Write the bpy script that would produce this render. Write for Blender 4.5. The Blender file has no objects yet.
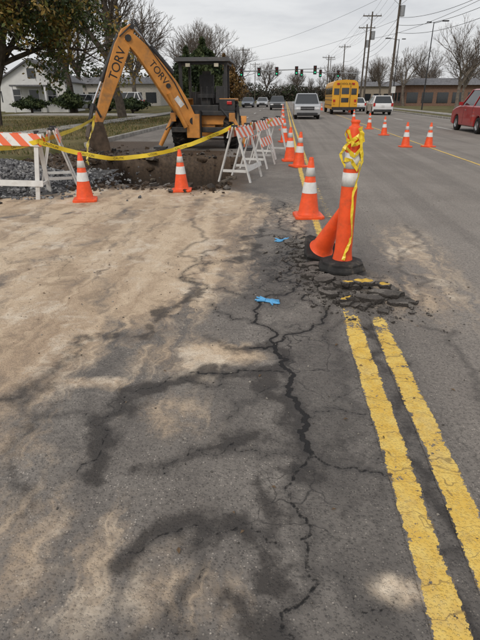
import bpy, math, random
import numpy as np
from mathutils import Vector, Matrix
R=math.radians
random.seed(7); rng=np.random.default_rng(7)
sc=bpy.context.scene
COL=sc.collection
# ---------------------------------------------------------------- materials
def newmat(name):
    m=bpy.data.materials.new(name); m.use_nodes=True
    nt=m.node_tree; b=nt.nodes['Principled BSDF']
    return m,nt,b
class NT:
    def __init__(s,nt): s.nt=nt
    def n(s,t,**k):
        nd=s.nt.nodes.new(t)
        for a,v in k.items(): setattr(nd,a,v)
        return nd
    def l(s,a,b): s.nt.links.new(a,b)
    def val(s,inp,v):
        if hasattr(v,'is_linked') or isinstance(v,bpy.types.NodeSocket): s.l(v,inp)
        else: inp.default_value=v
    def math(s,op,a,b=0.0,c=None,clamp=False):
        nd=s.n('ShaderNodeMath',operation=op); nd.use_clamp=clamp
        s.val(nd.inputs[0],a); s.val(nd.inputs[1],b)
        if c is not None: s.val(nd.inputs[2],c)
        return nd.outputs[0]
    def mix(s,f,a,b,mode='MIX'):
        nd=s.n('ShaderNodeMix',data_type='RGBA',blend_type=mode)
        s.val(nd.inputs[0],f)
        for i,v in ((6,a),(7,b)):
            if isinstance(v,(tuple,list)): nd.inputs[i].default_value=(v[0],v[1],v[2],1)
            else: s.l(v,nd.inputs[i])
        return nd.outputs[2]
    def sm(s,v,lo,hi,a=0.0,b=1.0):
        nd=s.n('ShaderNodeMapRange',interpolation_type='SMOOTHSTEP')
        s.val(nd.inputs[0],v); nd.inputs[1].default_value=lo; nd.inputs[2].default_value=hi
        nd.inputs[3].default_value=a; nd.inputs[4].default_value=b
        return nd.outputs[0]
    def noise(s,vec,scale,detail=4,rough=.55,dist=0):
        nd=s.n('ShaderNodeTexNoise'); s.l(vec,nd.inputs['Vector'])
        nd.inputs['Scale'].default_value=scale; nd.inputs['Detail'].default_value=detail
        nd.inputs['Roughness'].default_value=rough; nd.inputs['Distortion'].default_value=dist
        return nd.outputs[0]
    def vor(s,vec,scale,feature='F1',out='Distance',rand=1.0):
        nd=s.n('ShaderNodeTexVoronoi',feature=feature); s.l(vec,nd.inputs['Vector'])
        nd.inputs['Scale'].default_value=scale; nd.inputs['Randomness'].default_value=rand
        return nd.outputs[out]
    def attr(s,name):
        nd=s.n('ShaderNodeAttribute'); nd.attribute_name=name; return nd.outputs['Fac']
    def pos(s):
        return s.n('ShaderNodeNewGeometry').outputs['Position']
    def obj(s):
        return s.n('ShaderNodeTexCoord').outputs['Object']
    def bump(s,h,strength,dist,b,normal=None):
        nd=s.n('ShaderNodeBump'); nd.inputs['Strength'].default_value=strength; nd.inputs['Distance'].default_value=dist
        s.l(h,nd.inputs['Height'])
        if normal: s.l(normal,nd.inputs['Normal'])
        if b: s.l(nd.outputs[0],b.inputs['Normal'])
        return nd.outputs[0]
_m={}
def M(name,col,rough=.6,metal=0,var=.25,scale=6,bump=0,spec=.5,dirt=None,coat=0):
    if name in _m: return _m[name]
    m,nt,b=newmat(name); k=NT(nt); o=k.obj()
    n1=k.noise(o,scale,3,.6)
    f=k.sm(n1,.3,.7)
    c=k.mix(f,tuple(x*(1-var) for x in col),tuple(min(1,x*(1+var*.6)) for x in col))
    if dirt:
        n2=k.noise(o,scale*.6,5,.7)
        c=k.mix(k.sm(n2,.5,.72,0,dirt[3]),c,dirt[:3])
    k.l(c,b.inputs['Base Color'])
    b.inputs['Roughness'].default_value=rough; b.inputs['Metallic'].default_value=metal
    b.inputs['Specular IOR Level'].default_value=spec
    b.inputs['Coat Weight'].default_value=coat
    if bump: k.bump(k.noise(o,scale*6,3),bump,.01,b)
    _m[name]=m; return m

def asphalt(name,paint=False,chunk=False):
    m,nt,b=newmat(name); k=NT(nt); P=k.pos()
    sep=k.n('ShaderNodeSeparateXYZ'); k.l(P,sep.inputs[0]); X,Y,Z=sep.outputs
    big=k.noise(P,.55,4,.6); mid=k.noise(P,3.2,5,.68); fine=k.noise(P,42,3,.72)
    c=k.mix(k.sm(big,.32,.68),(.182,.162,.143),(.262,.236,.208))
    c=k.mix(k.sm(mid,.38,.68,0,.5),c,(.128,.114,.102))
    lane=k.sm(k.math('ADD',X,k.math('MULTIPLY',mid,.1)),.93,1.12)
    if not chunk:
        c=k.mix(k.math('MULTIPLY',lane,.8),c,k.mix(k.sm(big,.3,.7),(.250,.220,.192),(.315,.280,.246)))
        st=k.n('ShaderNodeCombineXYZ'); k.l(X,st.inputs[0]); k.l(k.math('MULTIPLY',Y,.03),st.inputs[1])
        band=k.noise(st.outputs[0],1.5,4,.65)
        c=k.mix(k.math('MULTIPLY',k.sm(band,.45,.60),.42),c,(.145,.128,.114))
    vc=k.n('ShaderNodeTexVoronoi'); k.l(P,vc.inputs['Vector']); vc.inputs['Scale'].default_value=88
    cs=k.n('ShaderNodeSeparateColor'); k.l(vc.outputs['Color'],cs.inputs[0]); rnd=cs.outputs[0]; rnd2=cs.outputs[1]
    stone=k.sm(vc.outputs['Distance'],.20,.5,1,0)
    light=k.math('MULTIPLY',k.sm(rnd,.60,.92),stone)
    dark=k.math('MULTIPLY',k.sm(rnd2,.55,.85),stone)
    agg=k.sm(mid,.35,.62,1,.4)
    c=k.mix(k.math('MULTIPLY',k.math('MULTIPLY',light,agg),.85),c,(.56,.50,.43))
    c=k.mix(k.math('MULTIPLY',dark,.58),c,(.050,.045,.042))
    c=k.mix(k.sm(fine,.46,.64,0,.44),c,(.078,.070,.063))
    rough=.88
    if not chunk:
        damp=k.attr('damp'); stain=k.attr('stain'); mud=k.attr('mud'); crack=k.attr('crack'); soil=k.attr('soil'); alli=k.attr('alli')
        wv=k.n('ShaderNodeVectorMath',operation='ADD'); k.l(P,wv.inputs[0])
        ns=k.n('ShaderNodeTexNoise'); k.l(P,ns.inputs['Vector']); ns.inputs['Scale'].default_value=5; ns.inputs['Detail'].default_value=3
        sc_=k.n('ShaderNodeVectorMath',operation='SCALE'); k.l(ns.outputs['Color'],sc_.inputs[0]); sc_.inputs['Scale'].default_value=.28
        k.l(sc_.outputs[0],wv.inputs[1]); W=wv.outputs[0]
        s2=k.noise(W,2.3,5,.7); s3=k.noise(P,13,4,.74)
        # damp
        dm=k.sm(k.math('ADD',damp,k.math('MULTIPLY',k.math('SUBTRACT',s2,.5),1.9)),.12,.92)
        c=k.mix(k.math('MULTIPLY',dm,.80),c,k.mix(.60,c,(.030,.026,.024)))
        # silt film washed out of the dig : streaky, flows diagonally
        mp=k.n('ShaderNodeMapping'); k.l(W,mp.inputs[0]); mp.inputs['Rotation'].default_value=(0,0,R(-38)); 
        mp.inputs['Scale'].default_value=(2.9,.30,1)
        s1=k.noise(mp.outputs[0],1.0,5,.64,.7)
        mm=k.math('ADD',mud,k.math('MULTIPLY',k.math('SUBTRACT',s1,.5),2.4))
        mm=k.math('ADD',mm,k.math('MULTIPLY',k.math('SUBTRACT',s2,.5),1.1))
        mm=k.math('ADD',mm,k.math('MULTIPLY',k.math('SUBTRACT',s3,.5),.6))
        mf=k.math('MULTIPLY',k.sm(mm,.02,.80),k.sm(mud,.02,.25))
        mc=k.mix(k.sm(s1,.36,.64),(.40,.275,.170),(.66,.515,.360))
        mc=k.mix(k.sm(s2,.50,.68,0,.75),mc,(.76,.655,.515))
        mc=k.mix(k.sm(s2,.33,.47,.6,0),mc,(.31,.215,.135))
        mc=k.mix(k.sm(fine,.40,.7,0,.30),mc,(.30,.225,.155))
        c=k.mix(k.math('MULTIPLY',mf,.93),c,mc)
        wet=k.math('MULTIPLY',mf,k.sm(s1,.58,.42))
        # stains (wet along cracks)
        stj=k.math('ADD',stain,k.math('MULTIPLY',k.math('SUBTRACT',s3,.5),1.5))
        stn=k.math('MULTIPLY',k.sm(stj,.25,1.0),k.sm(stain,.02,.2))
        c=k.mix(k.math('MULTIPLY',stn,.82),c,(.036,.031,.028))
        ve=k.vor(W,3.0,'DISTANCE_TO_EDGE'); ve2=k.vor(W,8.5,'DISTANCE_TO_EDGE')
        am=k.sm(big,.50,.60)
        a1=k.math('MULTIPLY',k.sm(ve,.005,.020,1,0),k.math('MAXIMUM',k.math('MULTIPLY',am,.5),k.sm(alli,.2,.6)))
        a2=k.math('MULTIPLY',k.sm(ve2,.015,.05,1,0),k.sm(alli,.45,.9))
        lm=k.sm(X,.9,1.2,1,.2)
        aa=k.math('MULTIPLY',k.math('MAXIMUM',a1,a2),lm)
        aa=k.math('MULTIPLY',aa,k.sm(Y,9,14,1,0))
        cj=k.math('ADD',crack,k.math('MULTIPLY',k.math('SUBTRACT',k.noise(P,34,3,.7),.5),.18))
        ck=k.sm(cj,.86,.92); halo=k.sm(cj,.5,.9)
        c=k.mix(k.math('MULTIPLY',halo,.5),c,(.05,.045,.042))
        rr=k.math('SUBTRACT',.88,k.math('MULTIPLY',wet,.40))
        rr=k.math('SUBTRACT',rr,k.math('MULTIPLY',dm,.22))
        rough=rr
    if paint:
        pn=k.noise(P,9,4,.75)
        pc=k.mix(k.sm(pn,.35,.7),(.70,.44,.075),(.78,.56,.15))
        pc=k.mix(k.sm(s3,.50,.75,0,.5),pc,(.42,.29,.11))
        pc=k.mix(k.sm(s2,.5,.8,0,.45),pc,(.56,.46,.26))
        wear=k.attr('wear'); edge=k.attr('edge')
        keep=k.math('ADD',k.math('MULTIPLY',pn,.5),k.math('MULTIPLY',fine,.5))
        keep=k.math('SUBTRACT',keep,k.math('MULTIPLY',wear,.24))
        keep=k.math('SUBTRACT',keep,k.math('MULTIPLY',edge,.2))
        kf=k.sm(keep,.325,.37)
        tv=k.n('ShaderNodeMapping'); k.l(W,tv.inputs[0]); tv.inputs['Scale'].default_value=(.5,4.6,1)
        te=k.vor(tv.outputs[0],1.35,'DISTANCE_TO_EDGE')
        tvl=k.sm(te,.004,.018,.6,0)
        c=k.mix(kf,c,pc)
        c=k.mix(k.math('MULTIPLY',light,.25),c,(.6,.5,.3))
        c=k.mix(tvl,c,(.20,.13,.055))
    if not chunk:
        c=k.mix(k.math('MULTIPLY',aa,.8 if not paint else .3),c,(.022,.020,.019))
        c=k.mix(ck,c,(.010,.009,.009))
        so=k.mix(k.sm(s3,.35,.65),(.042,.027,.017),(.115,.076,.046))
        so=k.mix(k.sm(s2,.4,.7,0,.6),so,(.085,.056,.034))
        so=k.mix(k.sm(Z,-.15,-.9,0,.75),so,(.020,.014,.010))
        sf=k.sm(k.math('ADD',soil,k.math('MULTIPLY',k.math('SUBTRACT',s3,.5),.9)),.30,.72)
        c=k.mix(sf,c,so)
        rough=k.math('SUBTRACT',rough,k.math('MULTIPLY',sf,.22))
        h=k.math('ADD',k.math('MULTIPLY',stone,.6),k.math('MULTIPLY',fine,.9))
        h=k.math('SUBTRACT',h,k.math('MULTIPLY',ck,3.0))
    else:
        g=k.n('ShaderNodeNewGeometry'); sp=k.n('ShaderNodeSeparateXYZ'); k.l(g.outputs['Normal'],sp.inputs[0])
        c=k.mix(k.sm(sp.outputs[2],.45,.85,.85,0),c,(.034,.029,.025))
        c=k.mix(k.sm(mid,.35,.65,0,.75),c,(.06,.052,.045))
        h=k.math('ADD',k.math('MULTIPLY',stone,.6),k.math('MULTIPLY',fine,1.6))
    k.l(c,b.inputs['Base Color'])
    k.val(b.inputs['Roughness'],rough)
    b.inputs['Specular IOR Level'].default_value=.4
    k.bump(h,.8,.006 if not chunk else .012,b)
    return m

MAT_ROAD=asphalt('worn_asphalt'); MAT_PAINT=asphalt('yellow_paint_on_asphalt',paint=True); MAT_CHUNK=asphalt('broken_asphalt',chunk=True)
def soilmat(name,a,b_,scale=6,rough=.85):
    m,nt,b=newmat(name); k=NT(nt); P=k.pos()
    n=k.noise(P,scale,5,.7); n2=k.noise(P,scale*8,3,.7); n3=k.noise(P,.5,3,.6)
    c=k.mix(k.sm(n,.35,.65),a,b_); c=k.mix(k.sm(n2,.45,.65,0,.5),c,tuple(x*.45 for x in a))
    c=k.mix(k.sm(n3,.4,.7,0,.35),c,tuple(x*.7 for x in b_))
    k.l(c,b.inputs['Base Color']); b.inputs['Roughness'].default_value=rough
    b.inputs['Specular IOR Level'].default_value=.3
    k.bump(k.math('ADD',n,n2),.9,.03,b); return m
MAT_SOIL=soilmat('wet_dirt',(.042,.027,.017),(.115,.076,.046),6,.65)
MAT_GRAVEL=soilmat('gravel_bed',(.09,.09,.09),(.20,.195,.19),20)
def grassmat():
    m,nt,b=newmat('dormant_grass'); k=NT(nt); P=k.pos()
    n=k.noise(P,.35,5,.7); n2=k.noise(P,9,4,.75); n3=k.noise(P,2,4,.7)
    c=k.mix(k.sm(n,.4,.6),(.085,.090,.030),(.20,.165,.080)); c=k.mix(k.sm(n3,.45,.7,0,.6),c,(.16,.12,.065))
    c=k.mix(k.sm(n2,.45,.65,0,.6),c,(.05,.05,.022))
    k.l(c,b.inputs['Base Color']); b.inputs['Roughness'].default_value=.95; b.inputs['Specular IOR Level'].default_value=.15
    k.bump(n2,1,.05,b); return m
MAT_GRASS=grassmat()
CONC=M('concrete',(.33,.31,.28),.9,0,.3,3,.3,.3)
DCONC=M('dirty_concrete',(.15,.125,.10),.9,0,.35,6,.4,.3,dirt=(.07,.048,.03,.85))
ORANGE=M('cone_orange',(.88,.10,.022),.5,0,.15,9,0,.4,dirt=(.42,.09,.035,.6))
CWHITE=M('reflective_white',(.74,.74,.72),.45,0,.12,12,0,.5,dirt=(.42,.38,.34,.55))
RUB=M('black_rubber',(.030,.029,.028),.8,0,.3,10,.3,.3,dirt=(.15,.125,.10,.7))
WPLAS=M('white_barricade',(.66,.65,.62),.55,0,.12,5,0,.4,dirt=(.35,.31,.26,.6))
TAPE=M('caution_tape_yellow',(.84,.62,.04),.35,0,.12,5)
BLK=M('black_ink',(.015,.015,.015),.5)
MORG=M('machine_yellow',(.60,.25,.048),.5,0,.18,3,0,.5,dirt=(.22,.13,.065,.75))
MBLK=M('machine_black',(.025,.025,.026),.55,0,.3,4,0,.5,dirt=(.12,.095,.07,.5))
STEEL=M('chrome_rod',(.55,.55,.56),.25,.9,.1)
BKT=M('worn_bucket_steel',(.11,.075,.05),.65,.3,.4,5,.4)
TYRE=M('tyre',(.022,.021,.02),.85,0,.3,8,.2,.25,dirt=(.13,.1,.075,.6))
GLASS=M('dark_glass',(.02,.024,.028),.08,0,.1,2,0,.8)
WOODP=M('weathered_pole',(.105,.088,.072),.9,0,.3,2,.3,.2)
GALV=M('galvanised',(.30,.31,.32),.5,.5,.15)
DKMET=M('dark_metal',(.04,.04,.042),.5,.3)
BARK=M('bark',(.085,.070,.056),.95,0,.35,4,.5,.15)
BARK2=M('pale_bark',(.17,.145,.12),.95,0,.3,4,.5,.15)
TWIG=M('twigs',(.13,.108,.09),.95,0,.3,4,0,.1)
def stripes():
    m,nt,b=newmat('barricade_stripes'); k=NT(nt); o=k.obj()
    s=k.n('ShaderNodeSeparateXYZ'); k.l(o,s.inputs[0])
    f=k.math('FRACT',k.math('DIVIDE',k.math('ADD',s.outputs[0],s.outputs[2]),.30))
    c=k.mix(k.math('GREATER_THAN',f,.5),(.74,.73,.70),(.82,.13,.03))
    n=k.noise(o,7,5,.7); c=k.mix(k.sm(n,.52,.75,0,.7),c,(.32,.27,.22))
    k.l(c,b.inputs['Base Color']); b.inputs['Roughness'].default_value=.5; return m
STRIPE=stripes()
# ---------------------------------------------------------------- mesh builder
class MB:
    def __init__(s): s.v=[]; s.f=[]; s.mi=[]; s.mats=[]; s.sm=[]
    def mid(s,m):
        if m not in s.mats: s.mats.append(m)
        return s.mats.index(m)
    def add(s,vs,fs,m,smooth=False):
        o=len(s.v); s.v+= [tuple(x) for x in vs]; i=s.mid(m)
        for f in fs: s.f.append(tuple(o+a for a in f)); s.mi.append(i); s.sm.append(smooth)
    def box(s,c,sz,m,rot=None,taper=1.0):
        hx,hy,hz=[a/2 for a in sz]; pts=[]
        for z,t in ((-hz,1),(hz,taper)):
            for x,y in ((-hx,-hy),(hx,-hy),(hx,hy),(-hx,hy)): pts.append(Vector((x*t,y*t,z)))
        if rot is not None: pts=[rot@p for p in pts]
        c=Vector(c); s.add([p+c for p in pts],[(3,2,1,0),(4,5,6,7),(0,1,5,4),(1,2,6,5),(2,3,7,6),(3,0,4,7)],m)
    def cyl(s,p0,p1,r0,r1,m,n=12,caps=True,smooth=True):
        p0=Vector(p0);p1=Vector(p1); d=(p1-p0).normalized()
        a=Vector((0,0,1)) if abs(d.z)<.9 else Vector((1,0,0)); u=d.cross(a).normalized(); w=d.cross(u)
        vs=[]
        for p,r in ((p0,r0),(p1,r1)):
            for i in range(n):
                t=2*math.pi*i/n; vs.append(p+u*math.cos(t)*r+w*math.sin(t)*r)
        fs=[(i,(i+1)%n,n+(i+1)%n,n+i) for i in range(n)]
        s.add(vs,[f[::-1] for f in fs],m,smooth)
        if caps: s.add(vs[:n],[tuple(range(n))],m); s.add(vs[n:],[tuple(range(n))[::-1]],m)
    def rev(s,prof,m,n=28,mtx=None,smooth=True):
        vs=[];mtx=mtx or Matrix()
        for r,z in prof:
            for i in range(n):
                t=2*math.pi*i/n; vs.append(mtx@Vector((r*math.cos(t),r*math.sin(t),z)))
        fs=[]
        for j in range(len(prof)-1):
            for i in range(n): fs.append((j*n+i,j*n+(i+1)%n,(j+1)*n+(i+1)%n,(j+1)*n+i))
        s.add(vs,fs,m,smooth)
    def prism(s,poly,o,ex,ey,en,th,m):
        o=Vector(o); n=len(poly)
        vs=[o+ex*a+ey*b-en*th/2 for a,b in poly]+[o+ex*a+ey*b+en*th/2 for a,b in poly]
        s.add(vs,[tuple(range(n))[::-1],tuple(range(n,2*n))]+[(i,(i+1)%n,n+(i+1)%n,n+i) for i in range(n)],m)
    def obj(s,name,loc=(0,0,0),rot=(0,0,0),scale=1,bevel=0,parent=None,tri=False):
        me=bpy.data.meshes.new(name); me.from_pydata(s.v,[],s.f)
        for m in s.mats: me.materials.append(m)
        me.polygons.foreach_set('material_index',s.mi); me.polygons.foreach_set('use_smooth',s.sm)
        me.update()
        import bmesh
        bm=bmesh.new(); bm.from_mesh(me); bmesh.ops.recalc_face_normals(bm,faces=bm.faces); bm.to_mesh(me); bm.free()
        ob=bpy.data.objects.new(name,me); COL.objects.link(ob); ob.location=loc; ob.rotation_euler=rot
        ob.scale=(scale,)*3 if not isinstance(scale,tuple) else scale
        if bevel:
            bv=ob.modifiers.new('b','BEVEL'); bv.width=bevel; bv.segments=2; bv.limit_method='ANGLE'; bv.angle_limit=R(40)
        if parent: ob.parent=parent
        return ob
def inst(ob,loc,rot=(0,0,0),scale=1):
    o=bpy.data.objects.new(ob.name.split('.')[0],ob.data); COL.objects.link(o); o.location=loc; o.rotation_euler=rot
    o.scale=(scale,)*3 if not isinstance(scale,tuple) else scale
    for md in ob.modifiers:
        n=o.modifiers.new(md.name,md.type)
        if md.type=='BEVEL': n.width=md.width;n.segments=md.segments;n.limit_method='ANGLE';n.angle_limit=md.angle_limit
    return o
def text(s,size,mtx,m,name,parent=None,align='CENTER',ext=.0):
    cu=bpy.data.curves.new(name,'FONT'); cu.body=s; cu.size=size; cu.align_x=align; cu.align_y='CENTER'; cu.extrude=ext
    o=bpy.data.objects.new(name,cu); COL.objects.link(o)
    bpy.context.view_layer.update()
    me=bpy.data.meshes.new_from_object(o); bpy.data.objects.remove(o)
    me.materials.clear(); me.materials.append(m)
    ob=bpy.data.objects.new(name,me); COL.objects.link(ob)
    if parent: ob.parent=parent
    ob.matrix_local=mtx
    return ob
def frame(o,x,n):
    x=Vector(x).normalized(); n=Vector(n).normalized(); y=n.cross(x).normalized(); n=x.cross(y)
    return Matrix(((x.x,y.x,n.x,o[0]),(x.y,y.y,n.y,o[1]),(x.z,y.z,n.z,o[2]),(0,0,0,1)))
def mesh_np(name,v,f,mats,attrs=None,smooth=True,midx=None):
    me=bpy.data.meshes.new(name); v=np.asarray(v,np.float32); f=np.asarray(f,np.int32)
    k=f.shape[1]
    me.vertices.add(len(v)); me.vertices.foreach_set('co',v.ravel())
    me.loops.add(f.size); me.loops.foreach_set('vertex_index',f.ravel())
    me.polygons.add(len(f)); me.polygons.foreach_set('loop_start',np.arange(0,f.size,k,dtype=np.int32))
    me.polygons.foreach_set('loop_total',np.full(len(f),k,np.int32))
    me.polygons.foreach_set('use_smooth',np.full(len(f),smooth))
    for m in mats: me.materials.append(m)
    if midx is not None: me.polygons.foreach_set('material_index',np.asarray(midx,np.int32))
    me.update(calc_edges=True)
    if attrs:
        for a,d in attrs.items():
            at=me.attributes.new(a,'FLOAT','POINT'); at.data.foreach_set('value',np.asarray(d,np.float32).ravel())
    ob=bpy.data.objects.new(name,me); COL.objects.link(ob); return ob
# ---------------------------------------------------------------- noise
_lat={}
def vn(x,y,scale,seed=0):
    if seed not in _lat: _lat[seed]=np.random.default_rng(seed).random((256,256))
    L=_lat[seed]; x=x*scale; y=y*scale
    xi=np.floor(x).astype(int); yi=np.floor(y).astype(int); fx=x-xi; fy=y-yi
    fx=fx*fx*(3-2*fx); fy=fy*fy*(3-2*fy)
    a=L[xi%256,yi%256];b=L[(xi+1)%256,yi%256];c=L[xi%256,(yi+1)%256];d=L[(xi+1)%256,(yi+1)%256]
    return (a*(1-fx)+b*fx)*(1-fy)+(c*(1-fx)+d*fx)*fy
def fbm(x,y,scale,seed=0,o=4):
    t=0;a=.5;s=0
    for i in range(o): t=t+a*vn(x,y,scale*2**i,seed+i); s+=a; a*=.5
    return t/s
def ss(x,a,b):
    t=np.clip((x-a)/(b-a),0,1); return t*t*(3-2*t)
# ---------------------------------------------------------------- terrain functions
def fract(pl,j=.16,it=4,seed=1):
    r=random.Random(seed); pl=[tuple(p) for p in pl]
    for _ in range(it):
        o=[pl[0]]
        for a,b in zip(pl,pl[1:]):
            L=math.hypot(b[0]-a[0],b[1]-a[1]); d=r.gauss(0,j)*L
            nx,ny=-(b[1]-a[1])/(L+1e-9),(b[0]-a[0])/(L+1e-9)
            o+=[((a[0]+b[0])/2+nx*d,(a[1]+b[1])/2+ny*d),b]
        pl=o
    return pl
CR=[([(-.01,3.09),(.04,2.81),(.09,2.57),(.13,2.36),(.16,2.13),(.19,1.96)],1.0),
 ([(-.54,2.67),(-.32,2.67),(.06,2.72)],.93),
 ([(-.18,3.03),(-.01,3.09),(-.11,3.42),(-.14,3.93),(.02,4.6),(.08,5.3),(.12,5.9)],.96),
 ([(-.01,3.09),(.17,3.3),(.22,3.9),(.30,4.35)],.95),
 ([(.19,1.96),(.27,1.87),(.52,1.82)],.92),
 ([(-.14,3.93),(-.5,4.2),(-.8,4.9),(-.7,5.6)],.91),
 ([(.02,4.6),(.2,4.55),(.35,4.3)],.95),([(.08,5.3),(.22,5.2),(.3,5.0)],.95),
 ([(-.11,3.42),(-.35,3.5),(-.55,3.8)],.92),
 ([(.12,5.9),(.0,6.6),(.1,7.4),(-.05,8.4)],.94),([(.12,5.9),(.3,6.4),(.42,7.2)],.93),
 ([(-.3,6.0),(-.1,6.2),(.12,5.9)],.92),
 ([(.15,2.2),(.3,2.35),(.5,2.3)],.90),([(.19,1.96),(.1,1.6),(.14,1.3),(.08,.9)],.92),
 ([(.5,3.5),(.48,3.0),(.45,2.4),(.5,1.9)],.88),([(-.55,1.3),(-.28,1.45),(.04,1.39)],.90),
 ([(-.89,1.71),(-.86,1.95),(-.94,2.1),(-.88,2.38),(-.59,2.60),(-.3,2.68)],.90),([(-.5,1.75),(-.2,2.0),(.13,1.9)],.90),
 ([(1.2,4.0),(1.5,4.6),(1.45,5.6),(1.7,6.8)],.87),([(1.1,3.5),(1.25,2.9),(1.2,2.3)],.86),
 ([(.14,1.3),(.3,1.15),(.45,1.2)],.89),([(-.28,1.45),(-.3,1.2),(-.2,.95)],.88),([(-.94,2.1),(-1.2,2.15),(-1.5,2.4)],.88),
 ([(-.8,4.9),(-1.1,5.3),(-1.0,6.2),(-1.3,7.0)],.89),([(.09,2.57),(-.1,2.45),(-.25,2.2)],.89)]
ST=[([(-.57,1.29),(-.43,1.38),(-.28,1.45),(-.10,1.48),(.04,1.39),(.05,1.16)],.95),
 ([(-.89,1.71),(-.86,1.89),(-.94,2.08),(-.88,2.38),(-.59,2.60),(-.26,2.70),(.03,2.68)],1.05),
 ([(-.56,1.73),(-.44,1.83),(-.19,2.02),(-.04,2.06),(.13,1.82),(0,1.62),(.04,1.39)],.85),
 ([(-1.57,2.3),(-1.42,2.6),(-1.49,3.1),(-.93,3.2),(-.93,3.65),(-.81,4.7)],.8),
 ([(-.01,3.09),(.13,2.36),(.19,1.96)],.95),([(-.5,3.1),(-.15,3.0),(0,3.1)],.8),
 ([(-.8,4.7),(-.3,5.6),(-.2,6.4)],.8),([(.0,3.9),(-.2,4.8),(.05,5.6)],.7),([(-.1,1.15),(.05,1.0),(.1,.8)],.8),
 ([(-1.1,1.5),(-1.3,1.9),(-1.25,2.3)],.5),([(.3,1.5),(.42,1.9),(.38,2.4)],.6),([(-.6,.95),(-.4,1.0),(-.3,1.15)],.5),
 ([(.71,3.4),(.71,2.6),(.71,1.6),(.71,.9)],.9)]
def polydist(x,y,pl,rad,fun,acc,seed):
    for (ax,ay),(bx,by) in zip(pl,pl[1:]):
        m=(x>min(ax,bx)-rad)&(x<max(ax,bx)+rad)&(y>min(ay,by)-rad)&(y<max(ay,by)+rad)
        if not m.any(): continue
        px=x[m];py=y[m];dx=bx-ax;dy=by-ay;L=dx*dx+dy*dy+1e-12
        t=np.clip(((px-ax)*dx+(py-ay)*dy)/L,0,1); d=np.hypot(px-ax-t*dx,py-ay-t*dy)
        acc[m]=np.maximum(acc[m],fun(d))
    return acc
def hole(x,y):
    n=(fbm(x,y,1.3,40,4)-.5)*.9
    dx=np.minimum(x-(-4.8),-1.15-x); dy=np.minimum(y-9.75,14.9-y)
    return np.minimum(dx,dy)+n*.6   # >0 inside
def height(x,y):
    z=(fbm(x,y,.5,11,3)-.5)*.03*np.exp(-((y-5)/9)**2)
    z=z+.08*np.exp(-(((x-.62)/.42)**2+((y-4.35)/.75)**2)) + .03*np.exp(-(((x-.3)/.25)**2+((y-5.2)/.8)**2))
    near=np.exp(-(((x-.6)/.6)**2+((y-4.5)/1.1)**2))
    z=z+near*(fbm(x,y,5,60,3)-.5)*.09
    h=hole(x,y); w=(y>8)&(y<17)
    z=z-np.where(w,ss(h,0,.22)*(1.35+.5*(fbm(x,y,2.2,50,4)-.5)),0)
    s=np.where(w|(y>8),.20*np.exp(-(((x+5.7)/.9)**2+((y-13)/2.2)**2))*(.5+fbm(x,y,1.8,70,4)),0)
    return z+s
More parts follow.
